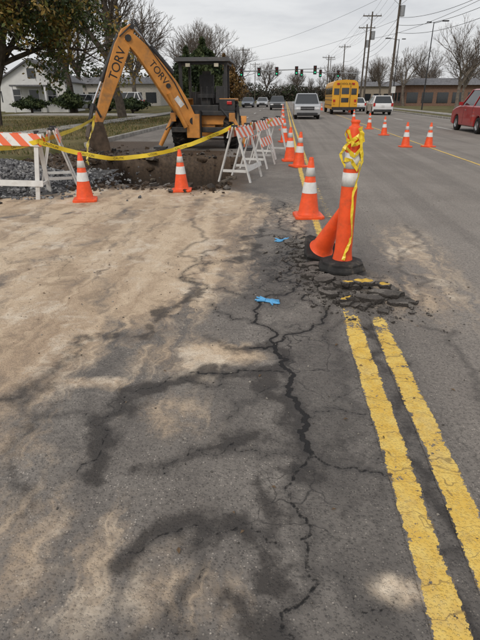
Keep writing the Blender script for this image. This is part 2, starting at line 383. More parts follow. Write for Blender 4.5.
def attrs_for(x,y):
    xf=x.ravel();yf=y.ravel()
    crack=np.zeros_like(xf);stain=np.zeros_like(xf);track=np.zeros_like(xf)
    for i,(pl,s) in enumerate(CR):
        polydist(xf,yf,fract(pl,.17,4,i+3),.13,lambda d:np.clip(1-d/.12,0,1)*s,crack,i)
    xd=xf+(fbm(xf,yf,4.5,101,4)-.5)*.30; yd=yf+(fbm(xf,yf,4.5,111,4)-.5)*.30
    for i,(pl,s) in enumerate(ST):
        polydist(xd,yd,fract(pl,.12,3,i+30),.20,lambda d:np.clip(1-d/.12,0,1)*s*1.15,stain,i)
    stain=stain*(.35+1.25*fbm(xf,yf,4.5,121,3))
    for i,pl in enumerate([[(-1.0,2.0),(-1.35,3.6),(-1.9,5.6),(-2.9,9)],[(-2.1,2.4),(-2.6,4.2),(-3.2,6.0),(-4.2,9)],[(-.6,4.6),(-1.3,5.0),(-2.3,5.0),(-3.6,4.7)],[(-.7,7.4),(-1.6,6.6),(-2.3,5.6),(-3.2,5.2)],[(-1.0,8.9),(-1.6,7.8),(-2.6,7.2),(-4.4,6.6)]]):
        polydist(xd,yd,fract(pl,.06,3,i+60),.3,lambda d:np.exp(-(d/.10)**2),track,i)
    bx=np.interp(yf,[.6,1.2,2.0,2.6,3.3,4.5,6,7.5,9,10],[-1.3,-1.25,-1.25,-1.1,-.8,-.3,-.2,.0,-.5,-1.6])
    mud=ss(bx-xf,-.5,.8)*(.34+.66*ss(yf,1.0,3.0))*(1-ss(yf,9.4,10.2))
    mud=mud*(.80+.14*ss(xf,-4,-1))
    for cx,cy,rx,ry,s in [(-.42,2.95,.36,.14,.9),(-1.13,2.5,.24,.09,.85),(.46,1.23,.10,.06,.42),(-1.2,3.7,.5,.2,.3),(-.45,5.6,.4,.9,.45),(-1.5,1.9,.5,.25,.5),(1.25,4.1,.4,.55,.55),(.2,6.9,.3,1.2,.45),(-1.0,1.25,.6,.4,.44),(-.3,1.15,.35,.15,.36),(-.75,2.9,.4,.35,.5),(-.6,2.2,.25,.25,.42),(1.5,5.5,.4,1.5,.32)]:
        mud=np.maximum(mud,s*np.exp(-(((xf-cx)/rx)**2+((yf-cy)/ry)**2)))
    mud=np.clip(mud-track*.34,0,1)
    damp=np.zeros_like(xf)
    for cx,cy,rx,ry,s in [(.32,2.5,.36,1.5,1.0),(.3,.9,.35,.7,.8),(0,4.6,.5,1.1,.95),(.71,2.2,.14,2.2,.7),(-.9,2.1,.45,.5,.5),(-.1,7.2,.45,1.3,.65),(.7,4.4,.7,.8,1.0),(.2,5.8,.45,1.0,.8),(-2.2,9.4,2.2,.5,1.0),(-.2,2.4,.3,.4,.5),(-.1,1.5,.4,.3,.45)]:
        damp=np.maximum(damp,s*np.exp(-(((xf-cx)/rx)**2+((yf-cy)/ry)**2)))
    damp=np.maximum(damp,track*.55)
    alli=np.zeros_like(xf)
    for cx,cy,rx,ry,s in [(0.05,4.7,.4,1.2,.9),(.2,3.0,.3,.8,.62),(0,7.6,.5,1.5,.8),(.1,1.6,.4,.6,.5),(-.9,2.3,.4,.4,.4),(.9,4.3,.5,.6,.7)]:
        alli=np.maximum(alli,s*np.exp(-(((xf-cx)/rx)**2+((yf-cy)/ry)**2)))
    h=hole(xf,yf)
    soil=np.where((yf>8.0)&(yf<17),np.maximum(ss(h,-.22,.08),.66*ss(h,-1.0,-.1)*(yf<12)),0)
    soil=np.maximum(soil,ss(-xf,4.1,4.9)*ss(yf,9.0,10.3)*(1-ss(yf,19,21)))
    soil=np.maximum(soil,.95*ss(yf,14.2,15)*(1-ss(yf,16,17.5))*(xf<-1.4)*ss(-xf,1.4,2.0))
    return dict(crack=crack,stain=stain,mud=mud,damp=damp,alli=alli,soil=soil)
def grid(xs,ys):
    X,Y=np.meshgrid(xs,ys); nx=len(xs);ny=len(ys)
    i=np.arange(nx*ny).reshape(ny,nx)
    f=np.stack([i[:-1,:-1].ravel(),i[:-1,1:].ravel(),i[1:,1:].ravel(),i[1:,:-1].ravel()],1)
    return X.ravel(),Y.ravel(),f
def geo(a,b,n,p): return a+(b-a)*np.linspace(0,1,n)**p
xs=np.unique(np.round(np.concatenate([np.arange(-12,-5.5,.12),np.arange(-5.5,-2.2,.04),np.arange(-2.2,1.5,.0125),np.arange(1.5,3,.04),np.linspace(3,12.75,50)]),4))
ys=np.unique(np.round(np.concatenate([np.arange(-4,.7,.3),np.arange(.7,3.4,.0125),np.arange(3.4,6.5,.02),np.arange(6.5,10,.035),np.arange(10,17,.06),np.arange(17,30,.5),geo(30,700,60,2)]),4))
X,Y,F_=grid(xs,ys)
Z=height(X,Y); A=attrs_for(X,Y)
fc=(X[F_].mean(1)<-6.75)&(Y[F_].mean(1)>11.6)
F_=F_[~fc]
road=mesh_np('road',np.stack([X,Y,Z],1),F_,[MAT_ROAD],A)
def linex(c,y): return c+np.interp(y,[0,2,3.4,6,11,30,700],[0,0,-.025,-.09,-.17,-.2,-.2])
def strip(name,c,w,y0,y1,mat,wearfun,dx=.012,follow=True,dz=.004):
    us=np.arange(-w/2,w/2+1e-6,w/max(2,round(w/dx)))
    yy=[y0]
    while yy[-1]<y1:
        y=yy[-1]; yy.append(y+ (.0125 if y<3.4 else .02 if y<6.5 else .05 if y<12 else .5 if y<30 else 4))
    yy=np.array(yy)
    U,V,f=grid(us,yy); Xs=(linex(c,V) if follow else c)+U
    ed=np.abs(U)/(w/2); edge=np.clip((ed-.75)/.25,0,1)
    Xs=Xs+(fbm(Xs,V,9,90,3)-.5)*.012
    a=attrs_for(Xs,V); a['edge']=edge; a['wear']=wearfun(Xs,V)
    return mesh_np(name,np.stack([Xs,V,height(Xs,V)+dz],1),f,[mat],a)
strip('yellow_road_line',.602,.135,-2,3.72,MAT_PAINT,lambda x,y:.18+.5*ss(y,3.2,3.7)+.45*(fbm(x,y,3,141,3)-.4))
strip('yellow_road_line',.812,.135,-2,3.60,MAT_PAINT,lambda x,y:.2+.4*ss(y,3.1,3.6)+.45*(fbm(x,y,3,151,3)-.4))
strip('yellow_road_line',.602,.125,5.5,330,MAT_PAINT,lambda x,y:.40-.2*ss(y,8,14),.03)
strip('yellow_road_line',.812,.125,7.2,330,MAT_PAINT,lambda x,y:.9-.5*ss(y,8,16),.03)
strip('yellow_road_line',5.05,.12,4,330,MAT_PAINT,lambda x,y:.4+0*y,.03,False)
WP=M('white_road_paint',(.55,.54,.51),.8,0,.3,8,0,.3)
wl=MB()
for i in range(34):
    y=6+i*12; wl.box((8.85,y,.006),(.11,3,.004),WP); wl.box((-3.1,y+14,.006),(.11,3,.004),WP) if i>1 else None
wl.box((12.45,200,.006),(.1,400,.004),WP)
wl.box((3.6,93,.006),(6,.5,.004),WP)
wl.obj('white_road_line')
# ground sheet
gx=np.unique(np.concatenate([geo(-900,-30,14,1)[:-1],np.arange(-30,-7,1.5),[-6.95,-6.8,-6.2,-5.6,-4,-2,0,.3,.6,2,5,8,12.8,12.95,13.2],np.arange(14,30,2),geo(30,900,14,1)]))
gy=np.unique(np.concatenate([[-60,-20,-4,0,4,7.8,8.4,9,11.5,11.8,12,14,16,16.5,18],np.arange(20,60,2),geo(60,1500,30,2)]))
X,Y,F_=grid(gx,gy); Z=np.full_like(X,-.12)
inh=(X>=-5.6)&(X<=.3)&(Y>=8.4)&(Y<=16.5); Z[inh]=-3
ver=((X<=-6.95)&(Y>=11.8))|(X>=12.95); Z[ver]=.11+ (fbm(X[ver],Y[ver],.1,5,3)-.5)*.1
mesh_np('ground',np.stack([X,Y,Z],1),F_,[MAT_GRASS])
cb=MB()
for x,y0,y1 in ((12.83,-4,600),(-6.83,17.5,600)):
    y=y0
    while y<min(y1,150): cb.box((x,y+1.49,.02),(.16,2.98,.26),CONC); y+=3
    cb.box((x,(y+y1)/2,.02),(.16,y1-y-.02,.26),CONC)
cb.obj('kerb',bevel=.02)
sw=MB(); y=-4
while y<160: sw.box((15.1,y+1.2,.13),(1.4,2.38,.07),CONC); y+=2.4
sw.box((-11.2,62,.15),(1.3,84,.06),CONC); 
sw.box((-18,46,.16),(12,5,.05),CONC)
sw.obj('sidewalk')
# ---------------------------------------------------------------- grass tufts
def blades(name,n,xr,yr,hmin,hmax,cols):
    x=rng.uniform(*xr,n);y=rng.uniform(*yr,n); keep=fbm(x,y,.6,21,3)>.38; x=x[keep];y=y[keep];n=len(x)
    h=rng.uniform(hmin,hmax,n);a=rng.uniform(0,6.28,n);w=.012+.0006*y
    dx=np.cos(a)*w;dy=np.sin(a)*w; lx=rng.normal(0,.4,n)*h;ly=rng.normal(0,.4,n)*h
    v=np.stack([np.stack([x-dx,y-dy,np.full(n,.08)],1),np.stack([x+dx,y+dy,np.full(n,.08)],1),np.stack([x+lx,y+ly,.1+h],1)],1).reshape(-1,3)
    return mesh_np(name,v,np.arange(3*n).reshape(-1,3),cols,midx=rng.integers(0,len(cols),n))
G1=M('grass_green',(.085,.10,.03),.9,spec=.1);G2=M('grass_straw',(.23,.18,.09),.9,spec=.1)
blades('grass',26000,(-22,-7.1),(12,40),.05,.16,[G1,G2,G2])
# ---------------------------------------------------------------- rocks / slabs
def rocks(name,n,posf,smin,smax,mats,flat=.7):
    base=np.array([(x,y,z) for z in(-1,1) for y in(-1,1) for x in(-1,1)],float)*.5
    bf=np.array([(0,2,3,1),(4,5,7,6),(0,1,5,4),(2,6,7,3),(0,4,6,2),(1,3,7,5)])
    V=[];Fs=[];mi=[]
    for i in range(n):
        p=posf(); s=smin*(smax/smin)**(random.random()**2.2)
        b=base*(1+rng.uniform(-.38,.38,(8,3)))*s*np.array([1,rng.uniform(.6,1.1),flat*rng.uniform(.6,1.2)])
        e=Matrix.Rotation(random.uniform(0,6.28),3,'Z')@Matrix.Rotation(random.gauss(0,.4),3,'X')@Matrix.Rotation(random.gauss(0,.4),3,'Y')
        b=b@np.array(e).T+np.array([p[0],p[1],p[2]+s*.15])
        Fs.append(bf+8*i);V.append(b);mi+= [random.randrange(len(mats))]*6
    return mesh_np(name,np.concatenate(V),np.concatenate(Fs),mats,smooth=False,midx=mi)
def hz(x,y): return float(height(np.array([x]),np.array([y]))[0])
def slab(mb,x,y,size,th,mat,tilt=.2,dz=0,asp=1.0,rz=None,topmat=None):
    n0=random.randint(5,7); rz=random.uniform(0,6.28) if rz is None else rz
    ang=sorted([2*math.pi*(i+random.uniform(-.35,.35))/n0 for i in range(n0)])
    cor=[(size*math.cos(a)*random.uniform(.7,1.12),size*asp*math.sin(a)*random.uniform(.7,1.12)) for a in ang]
    pts=[]
    for a,b in zip(cor,cor[1:]+cor[:1]):     # ragged broken edge
        L=math.hypot(b[0]-a[0],b[1]-a[1]);m=max(1,min(5,int(L/(size*.22))))
        for j in range(m):
            t=j/m; q=(a[0]+(b[0]-a[0])*t,a[1]+(b[1]-a[1])*t)
            jj=size*.05 if j else 0; pts.append((q[0]+random.gauss(0,jj),q[1]+random.gauss(0,jj)))
    Rm=Matrix.Rotation(random.gauss(0,tilt),3,'X')@Matrix.Rotation(random.gauss(0,tilt),3,'Y')@Matrix.Rotation(rz,3,'Z')
    c=Vector((x,y,hz(x,y)+dz+th*.4)); nb=len(pts)
    lo=[Rm@Vector((a*random.uniform(.80,1.0),b*random.uniform(.80,1.0),-th*random.uniform(.85,1.1)))+c for a,b in pts]
    md=[Rm@Vector((a*random.uniform(.93,1.07),b*random.uniform(.93,1.07),-th*random.uniform(.3,.6)))+c for a,b in pts]
    hi=[Rm@Vector((a,b,random.uniform(-.007,.003)))+c for a,b in pts]
    ins=[Rm@Vector((a*.8,b*.8,random.uniform(-.002,.006)))+c for a,b in pts]
    ct=Rm@Vector((0,0,.004))+c
    mb.add(lo+md+hi,[(i,(i+1)%nb,nb+(i+1)%nb,nb+i) for i in range(nb)]+[(nb+i,nb+(i+1)%nb,2*nb+(i+1)%nb,2*nb+i) for i in range(nb)]+[tuple(range(nb))[::-1]],mat)
    mb.add(hi+ins,[(i,(i+1)%nb,nb+(i+1)%nb,nb+i) for i in range(nb)],mat)
    mb.add(ins+[ct],[(i,(i+1)%nb,nb) for i in range(nb)],topmat or mat)
YP=M('old_yellow_paint',(.62,.40,.07),.8,0,.35,14,.3,.3,dirt=(.13,.10,.06,.95))
sb=MB()
path=[(.14,5.95),(.22,5.4),(.27,4.9),(.33,4.45),(.42,4.05),(.55,3.82),(.8,3.80),(1.03,3.9)]
for i in range(80):
    t=random.random()*(len(path)-1);j=int(t);f=t-j
    x=path[j][0]*(1-f)+path[j+1][0]*f+random.gauss(0,.05);y=path[j][1]*(1-f)+path[j+1][1]*f+random.gauss(0,.08)
    slab(sb,x,y,random.uniform(.03,.09),random.uniform(.02,.04),MAT_CHUNK,.2,random.uniform(-.012,.02),random.uniform(.6,1))
for x,y,s,a,rz,dz in [(.62,4.12,.15,.6,.1,.02),(.93,4.03,.17,.45,-.1,.03),(1.0,3.88,.13,.5,.2,.01),(.76,3.88,.13,.6,-.2,.02),(1.08,4.0,.09,.7,.4,.0),(.45,3.95,.12,.7,.5,.015),(.42,4.3,.13,.7,1.2,.02),(.33,4.75,.12,.7,.3,.015),(.8,4.3,.2,.6,.2,-.015),(.95,4.25,.14,.5,-.3,-.005)]:
    slab(sb,x,y,s,.05,MAT_CHUNK,.08,dz,a,rz)
slab(sb,.60,4.06,.09,.04,MAT_CHUNK,.08,.06,.6,.2,YP); slab(sb,.76,4.13,.12,.04,MAT_CHUNK,.06,.06,.5,-.15,YP); slab(sb,.93,4.16,.09,.04,MAT_CHUNK,.1,.05,.5,-.3,YP)
slab(sb,.56,3.80,.06,.04,MAT_CHUNK,.12,.04,.8,.2,YP)
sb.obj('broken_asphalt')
def pr():
    t=random.random()*(len(path)-1);j=int(t);f=t-j
    x=path[j][0]*(1-f)+path[j+1][0]*f+random.gauss(0,.15);y=path[j][1]*(1-f)+path[j+1][1]*f+random.gauss(0,.19)
    return x,y,hz(x,y)
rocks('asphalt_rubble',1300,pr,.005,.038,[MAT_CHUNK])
def pr2():
    x=random.choice([random.gauss(1.25,.25),random.gauss(.2,.5),random.gauss(-.8,.9)]);y=random.choice([random.gauss(4.0,.5),random.uniform(1,8)])
    return x,y,hz(x,y)
PEB=M('pebbles',(.26,.235,.20),.9,0,.5,30)
rocks('loose_gravel',1500,pr2,.003,.012,[PEB,MAT_CHUNK])
def leaves_(n):
    V=[];F4=[]
    for i in range(n):
        x=random.uniform(-3,3);y=random.uniform(1.2,10);s=random.uniform(.008,.018);a=random.uniform(0,6.28);z=hz(x,y)+.003
        ca,sa=math.cos(a)*s,math.sin(a)*s
        V+=[(x-ca,y-sa,z),(x+sa*.5,y-ca*.5,z+.006),(x+ca,y+sa,z+.002),(x-sa*.5,y+ca*.5,z+.008)];F4.append((4*i,4*i+1,4*i+2,4*i+3))
    return mesh_np('fallen_leaves',V,F4,[M('dry_leaf',(.15,.095,.05),.8,0,.5,3)],smooth=False)
leaves_(70)
# excavation edges
eb=MB()
for i in range(110):
    side=random.random()
    if side<.42: x=random.uniform(-4.6,-1.3);y=random.gauss(9.82,.13)
    elif side<.6: x=random.gauss(-4.8,.3);y=random.uniform(10,14.5)
    elif side<.75: x=random.gauss(-1.2,.12);y=random.uniform(10,14.5)
    else: x=random.uniform(-5,-1.8);y=random.gauss(15.1,.4)
    slab(eb,x,y,random.uniform(.10,.32),random.uniform(.06,.12),random.choice([MAT_CHUNK,MAT_CHUNK,DCONC,MAT_SOIL,MAT_SOIL]),.14,random.uniform(-.12,-.02),random.uniform(.5,1))
eb.obj('broken_pavement')
def ps():
    a=random.random()
    if a<.4: x=random.gauss(-5.4,.6);y=random.gauss(12.8,1.6)
    elif a<.52: x=random.gauss(-3.4,1.2);y=random.gauss(15.4,.5)
    elif a<.66: x=random.uniform(-4.8,-1.0);y=random.gauss(9.5,.25)
    else: x=random.uniform(-4.8,-1.2);y=random.uniform(9.7,14.8)
    return x,y,hz(x,y)
rocks('dirt_clods',2400,ps,.015,.12,[MAT_SOIL,MAT_SOIL,MAT_CHUNK])
# gravel pile
gxs=np.linspace(-8.2,-4.0,70);gys=np.linspace(7.9,12.2,70);X,Y,F_=grid(gxs,gys)
Z=.46*np.exp(-(((X+5.7)/1.2)**2+((Y-9.8)/1.15)**2))+(fbm(X,Y,4,8,4)-.5)*.05-.035
gp=mesh_np('gravel_pile',np.stack([X,Y,Z],1),F_,[MAT_GRAVEL])
GR=[M('stone_grey',(.17,.17,.175),.9,0,.4,20),M('stone_light',(.30,.30,.295),.9,0,.4,20),M('stone_dark',(.09,.09,.095),.9,0,.4,20)]
def pg():
    while 1:
        x=random.gauss(-5.4,.8);y=random.gauss(9.8,.8)
        if y<8.1: continue
        return x,y,max(.0,.46*math.exp(-(((x+5.7)/1.2)**2+((y-9.8)/1.15)**2))-.03)
st=rocks('stones',5600,pg,.025,.07,GR); st.parent=gp
# ---------------------------------------------------------------- cones
def ring(h,z,ch=.035): return [(-h+ch,-h,z),(h-ch,-h,z),(h,-h+ch,z),(h,h-ch,z),(h-ch,h,z),(-h+ch,h,z),(-h,h-ch,z),(-h,-h+ch,z)]
RF=[(i,(i+1)%8,8+(i+1)%8,8+i) for i in range(8)]+[(8+i,8+(i+1)%8,16+(i+1)%8,16+i) for i in range(8)]+[tuple(range(16,24)),tuple(range(8))[::-1]]
def cone_mesh(name,tall=False):
    mb=MB(); H=.72; hb=.18
    mb.add(ring(hb,0)+ring(hb,.026)+ring(hb*.95,.036),RF,ORANGE)
    r=lambda z: .132-(.132-.026)*(z-.036)/(H-.036)
    mb.rev([(.150,.037),(.136,.045),(r(.07),.07),(r(.30),.30)],ORANGE)
    mb.rev([(r(.30)+.003,.300),(r(.43)+.003,.43)],CWHITE)
    mb.rev([(r(.30),.300),(r(.30)+.003,.300)],CWHITE)
    mb.rev([(r(.43)+.003,.43),(r(.43),.43),(r(.50),.50)],ORANGE)
    mb.rev([(r(.50),.50),(r(.50)+.003,.50),(r(.60)+.003,.60)],CWHITE)
    mb.rev([(r(.60)+.003,.60),(r(.60),.60),(r(.70),.70),(.024,.718),(.016,.72),(.014,.66)],ORANGE)
    return mb
C0=cone_mesh('c').obj('traffic_cone',(-3.31,8.15,hz(-3.31,8.15)),(0,0,.3),1.08)
for x,y,s,rz in [(-1.86,9.2,1.02,.1),(.40,7.25,1.16,.12),(.40,12.9,1.14,.5),(.19,14.1,1.2,.1),(.03,20.2,1.15,.3),(-.04,27.7,1.15,.2),(-.1,36,1.15,0),(-.12,47,1.15,0),(-.2,60,1.15,0),
                 (4.6,29,1.12,.2),(4.55,24.3,1.1,.4),(4.24,18.5,1.12,.1),(5.05,18.6,1.1,.6),(4.9,38,1.1,0),(7.2,60,1.1,0),(4.8,70,1.1,0)]:
    inst(C0,(x,y,hz(x,y)+.002),(random.gauss(0,.012),random.gauss(0,.012),rz),s)
# leaning cone (no collars) resting on the post
lc=MB(); 
lc.add(ring(.17,0)+ring(.17,.03)+ring(.16,.042),RF,RUB)
lc.rev([(.128,.043),(.112,.055),(.100,.12),(.026,.60),(.021,.62),(.012,.622)],ORANGE)
d=Vector((.150,-.24,.47)).normalized()
q=Vector((0,0,1)).rotation_difference(d)
o=lc.obj('traffic_cone',(.42,5.02,hz(.42,5.02)+.065)); o.rotation_euler=q.to_euler()
# delineator post with heavy rubber base
PX,PY=.605,4.62; pz=hz(PX,PY)+.02
dp=MB()
def oct_(r0,r1,z0,z1): dp.rev([(0,z0),(r0,z0),(r0,z0+.02),(r1,z1),(.06,z1)],RUB,n=8,mtx=Matrix.Rotation(R(22.5),4,'Z'),smooth=False)
oct_(.235,.215,0,.055); oct_(.205,.15,.055,.095)
dp.rev([(.095,.095),(.090,.12),(.082,.18),(.073,.78)],ORANGE)
dp.rev([(.073,.78),(.075,.78),(.071,.90),(.068,.90)],CWHITE)
dp.rev([(.068,.90),(.067,.935)],ORANGE)
dp.rev([(.067,.935),(.070,.935),(.066,1.07),(.063,1.07)],CWHITE)
dp.rev([(.063,1.07),(.060,1.16),(.057,1.27),(.050,1.285),(.036,1.29),(.034,1.31),(.040,1.318),(.038,1.335),(.0,1.34)],ORANGE)
po=dp.obj('delineator_post',(PX,PY,pz),(R(-1),R(.6),0))
# caution tape ribbons
def ribbon(name,pts,w=.075,twist=0,sag=0,seg=14,ph=0.,tx=True,crumple=.01,smooth=True,axis=None):
    P=[]
    for a,b,in zip(pts,pts[1:]):
        a=Vector(a);b=Vector(b)
        for i in range(seg):
            t=i/seg; p=a.lerp(b,t); p.z-=sag*4*t*(1-t); P.append(p)
    P.append(Vector(pts[-1])); vs=[];fs=[]
    for i,p in enumerate(P):
        t=(P[min(i+1,len(P)-1)]-P[max(i-1,0)]).normalized()
        up=Vector((0,0,1)) if axis is None else Vector(axis); up=(up-t*up.dot(t))
        up = up.normalized() if up.length>.2 else Vector((1,0,0))
        a=ph+twist*math.sin(i*.55+ph)+random.gauss(0,.12); u=up*math.cos(a)+t.cross(up)*math.sin(a)
        jit=Vector((random.gauss(0,crumple),random.gauss(0,crumple),0))
        ww=w*(1 if smooth else random.uniform(.55,1.05))
        vs+=[p+u*ww/2+jit,p-u*ww/2+jit]
    for i in range(len(P)-1): fs.append((2*i,2*i+1,2*i+3,2*i+2))
    mb=MB(); mb.add(vs,fs,TAPE,smooth); ob=mb.obj(name)
    if tx:
        for i in range(2,len(P)-2,7):
            t=(P[i+2]-P[i-2]).normalized(); n=t.cross(Vector((0,0,1)))
            if n.y>0: n=-n
            xdir=Vector((0,0,1)).cross(n); 
            if xdir.dot(t)<0: t=-t
            text('CAUTION',.055,frame(P[i]+n*.012,t,n),BLK,'lettering',ob)
    return ob
ribbon('caution_tape',[(-5.3,8.6,.80),(-4.05,8.35,.93),(-5.5,15.1,1.05)],twist=.2,sag=.06)
ribbon('caution_tape',[(-4.0,8.25,.92),(-3.05,8.9,.60),(-2.1,9.6,.68),(-.97,10.35,1.08)],twist=.25,sag=.03)
ribbon('caution_tape',[(-.97,10.35,1.05),(-.75,12.6,1.05),(-.3,14.6,1.05)],twist=.4,sag=.1)
ribbon('caution_tape',[(-5.5,15.0,1.1),(-4.9,12.6,.5),(-4.3,11.0,.25)],twist=.8,sag=.1,tx=False)
hel=[]
for i in range(24):
    a=i*.85; z=1.25-.013*i+.045*math.sin(i*2.3+.5); r=.068+.012*abs(math.sin(i*1.7)); hel.append((PX+.008+r*math.cos(a),PY+r*math.sin(a),pz+z))
ribbon('caution_tape',hel,w=.042,twist=.35,seg=3,tx=False,crumple=.004,smooth=False)
ribbon('caution_tape',[(PX+.05,PY-.08,pz+1.22),(PX+.088,PY-.07,pz+1.0),(PX+.03,PY-.095,pz+.7),(PX+.055,PY-.10,pz+.35),(PX-.01,PY-.13,pz+.12)],w=.032,twist=.8,seg=7,tx=False,crumple=.003,smooth=False,axis=(1,.3,0))
ribbon('caution_tape',[(PX-.03,PY-.08,pz+1.18),(PX-.105,PY-.05,pz+1.06),(PX-.055,PY-.085,pz+.95)],w=.035,twist=.7,seg=5,tx=False,crumple=.004,smooth=False,axis=(1,.3,0))
ribbon('caution_tape',[(PX-.05,PY-.06,pz+1.26),(PX+.0,PY-.085,pz+1.14),(PX+.085,PY-.05,pz+1.17),(PX+.04,PY-.07,pz+1.28)],w=.045,twist=.6,seg=4,tx=False,crumple=.005,smooth=False)
# ---------------------------------------------------------------- barricades
def barricade(loc,rz,w=1.0,name='barricade',lean=0,boards=((.95,.2),(.60,.2),(.27,.10))):
    mb=MB(); H=1.08
    for sx in(-1,1):
        x=sx*(w/2-.1)
        for sy in(-1,1):
            b=Vector((x,sy*.34,0.0)); t=Vector((x,sy*.03,H-.02)); d=(t-b)
            yb=d.normalized(); xb=Vector((1,0,0)); nb=xb.cross(yb)
            mb.prism([(-.035,0),(.035,0),(.035,d.length),(-.035,d.length)],b,xb,yb,nb,.03,WPLAS)
        mb.box((x,0,.22),(.03,.50,.05),WPLAS)
        mb.box((x,0,H-.01),(.05,.12,.05),DKMET)
    for z,hh in boards:
        for sy in (-1,1):
            if z<.3 and sy>0: continue
            yy=sy*(.34-.31*z/H+.028); 
            ang=math.atan(.31/H)*sy
            mb.box((0,yy,z),(w,.018,hh),STRIPE if z>.3 else WPLAS,Matrix.Rotation(ang,3,'X'))
    return mb.obj(name,loc,(0,lean,rz))
barricade((-4.62,8.45,hz(-4.62,8.45)),R(8),1.05,boards=((.95,.2),(.27,.10)),lean=R(2))
barricade((-4.3,9.45,hz(-4.3,9.45)),R(-68),1.0,boards=((.95,.2),))
barricade((-.88,10.75,0),R(78),1.1,boards=((.95,.2),(.27,.10)))
barricade((-.62,12.9,0),R(80),1.15,boards=((.95,.2),(.6,.2)))
barricade((-.35,14.9,0),R(70),1.15,boards=((.95,.2),))
# ---------------------------------------------------------------- blue gloves
BLU=M('blue_nitrile',(.10,.38,.68),.4,0,.2,30)
def glove(loc,rz,s=1):
    mb=MB(); n=18
    pts=[]
    for i in range(n):
        a=2*math.pi*i/n; r=.06*(1+.25*math.sin(3*a+1)); pts.append((r*1.3*math.cos(a),r*.6*math.sin(a)))
    hi=[(x,y,.012+.01*math.sin(9*x*20)) for x,y in pts]; vs=[(x*1.05,y*1.05,0.002) for x,y in pts]+hi+[(0,0,.024)]
    mb.add(vs,[(i,(i+1)%n,n+(i+1)%n,n+i) for i in range(n)]+[(n+i,n+(i+1)%n,2*n) for i in range(n)],BLU,True)
    for k_,(a,L) in enumerate([(.35,.075),(.12,.09),(-.1,.085),(-.33,.07),(1.5,.06)]):
        p=Vector((.055*math.cos(a)*1.2,.045*math.sin(a) if k_<4 else .03,.008)); e=p+Vector((L*math.cos(a*1.4),L*math.sin(a*1.4),random.uniform(-.002,.012)))
        mb.cyl(p,e,.011,.008,BLU,7)
    return mb.obj('blue_glove',loc,(0,0,rz),s)
glove((-.05,3.88,hz(-.05,3.88)+.004),2.9,.95); glove((0,5.85,hz(0,5.85)+.004),.6,.9)
# ---------------------------------------------------------------- backhoe
BO=Vector((-2.62,17.7,0)); bh=bpy.data.objects.new('backhoe_loader',None); COL.objects.link(bh); bh.location=BO
def wheel(mb,c,r,w,rim,rm,lug=True,n=28):
    c=Vector(c)
    mtx=Matrix.Translation(c)@Matrix.Rotation(R(90),4,'Y')
    mb.rev([(r*.56,-w*.46),(r*.8,-w*.5),(r*.95,-w*.44),(r,-w*.3),(r,w*.3),(r*.95,w*.44),(r*.8,w*.5),(r*.56,w*.46)],TYRE,n,mtx)
    mb.rev([(r*.56,-w*.46),(r*.52,-w*.30),(r*.25,-w*.22),(r*.2,-w*.34),(0,-w*.34)],rm,n,mtx)
    mb.rev([(0,w*.34),(r*.2,w*.34),(r*.25,w*.22),(r*.52,w*.30),(r*.56,w*.46)],rm,n,mtx)
    if lug:
        for i in range(20):
            a=2*math.pi*i/20
            for s in(-1,1):
                aa=a+(0 if s>0 else math.pi/20)
                Rm=Matrix.Rotation(aa,3,'X')
                mb.box(c+Rm@Vector((s*w*.22,0,r*1.0)),(w*.48,.05,.07),TYRE,Rm@Matrix.Rotation(s*.5,3,'Z'))
cream=M('rim_cream',(.50,.46,.36),.5,dirt=(.2,.15,.1,.6))
mb=MB()
for s in(-1,1):
    wheel(mb,(s*.86,0,.72),.72,.46,None,cream); wheel(mb,(s*.84,2.15,.46),.46,.3,None,cream)
mb.obj('wheels',parent=bh)
mb=MB()
mb.box((0,.9,.85),(.75,3.0,.45),MORG); mb.box((0,2.0,1.35),(.82,1.5,.62),MORG,taper=.92); mb.box((0,2.78,1.3),(.7,.06,.5),MBLK)
for s in(-1,1):
    mb.box((s*.78,-.02,1.52),(.5,1.25,.06),MORG); mb.box((s*.78,-.66,1.36),(.5,.06,.34),MBLK); mb.box((s*.78,.60,1.32),(.5,.06,.42),MORG)
    mb.box((s*.55,1.0,.9),(.3,.7,.4),MBLK); mb.box((s*.86,-.70,1.42),(.16,.05,.10),M('tail_lamp',(.45,.015,.012),.25))
mb.box((0,-.55,.95),(1.7,.22,.36),MORG); mb.box((0,-.75,.62),(2.05,.16,.16),MBLK);mb.box((0,-.75,1.12),(2.05,.16,.14),MBLK)
mb.box((0,-.3,1.25),(1.0,.6,.2),MBLK)
for s in(-1,1):
    mb.prism([(1.1,1.45),(1.3,1.6),(3.0,1.15),(3.55,.45),(3.4,.35),(2.8,.95),(1.1,1.25)],(s*.62,0,0),Vector((0,1,0)),Vector((0,0,1)),Vector((1,0,0)),.1,MORG)
    mb.cyl((s*.62,1.6,.95),(s*.62,2.8,.9),.05,.05,STEEL)
mb.prism([(3.5,.12),(4.3,.08),(4.3,.12),(3.6,.2),(3.5,.5),(3.75,.85),(3.6,.9),(3.35,.55)],(0,0,0),Vector((0,1,0)),Vector((0,0,1)),Vector((1,0,0)),2.2,MORG)
mb.obj('chassis_and_loader',bevel=.015,parent=bh)
mb=MB()
for s in(-1,1):
    mb.box((s*.72,-.48,2.03),(.09,.12,1.15),MBLK); mb.box((s*.66,.85,2.03),(.08,.09,1.3),MBLK); mb.box((s*.74,.2,2.56),(.08,1.4,.08),MBLK)
    mb.box((s*.45,-.62,2.50),(.14,.08,.10),cream)
mb.box((0,.15,2.66),(1.78,1.72,.12),MBLK,taper=.93)
mb.box((0,-.48,2.56),(1.5,.07,.08),MBLK); mb.box((0,.85,1.5),(1.2,.06,.5),MBLK)
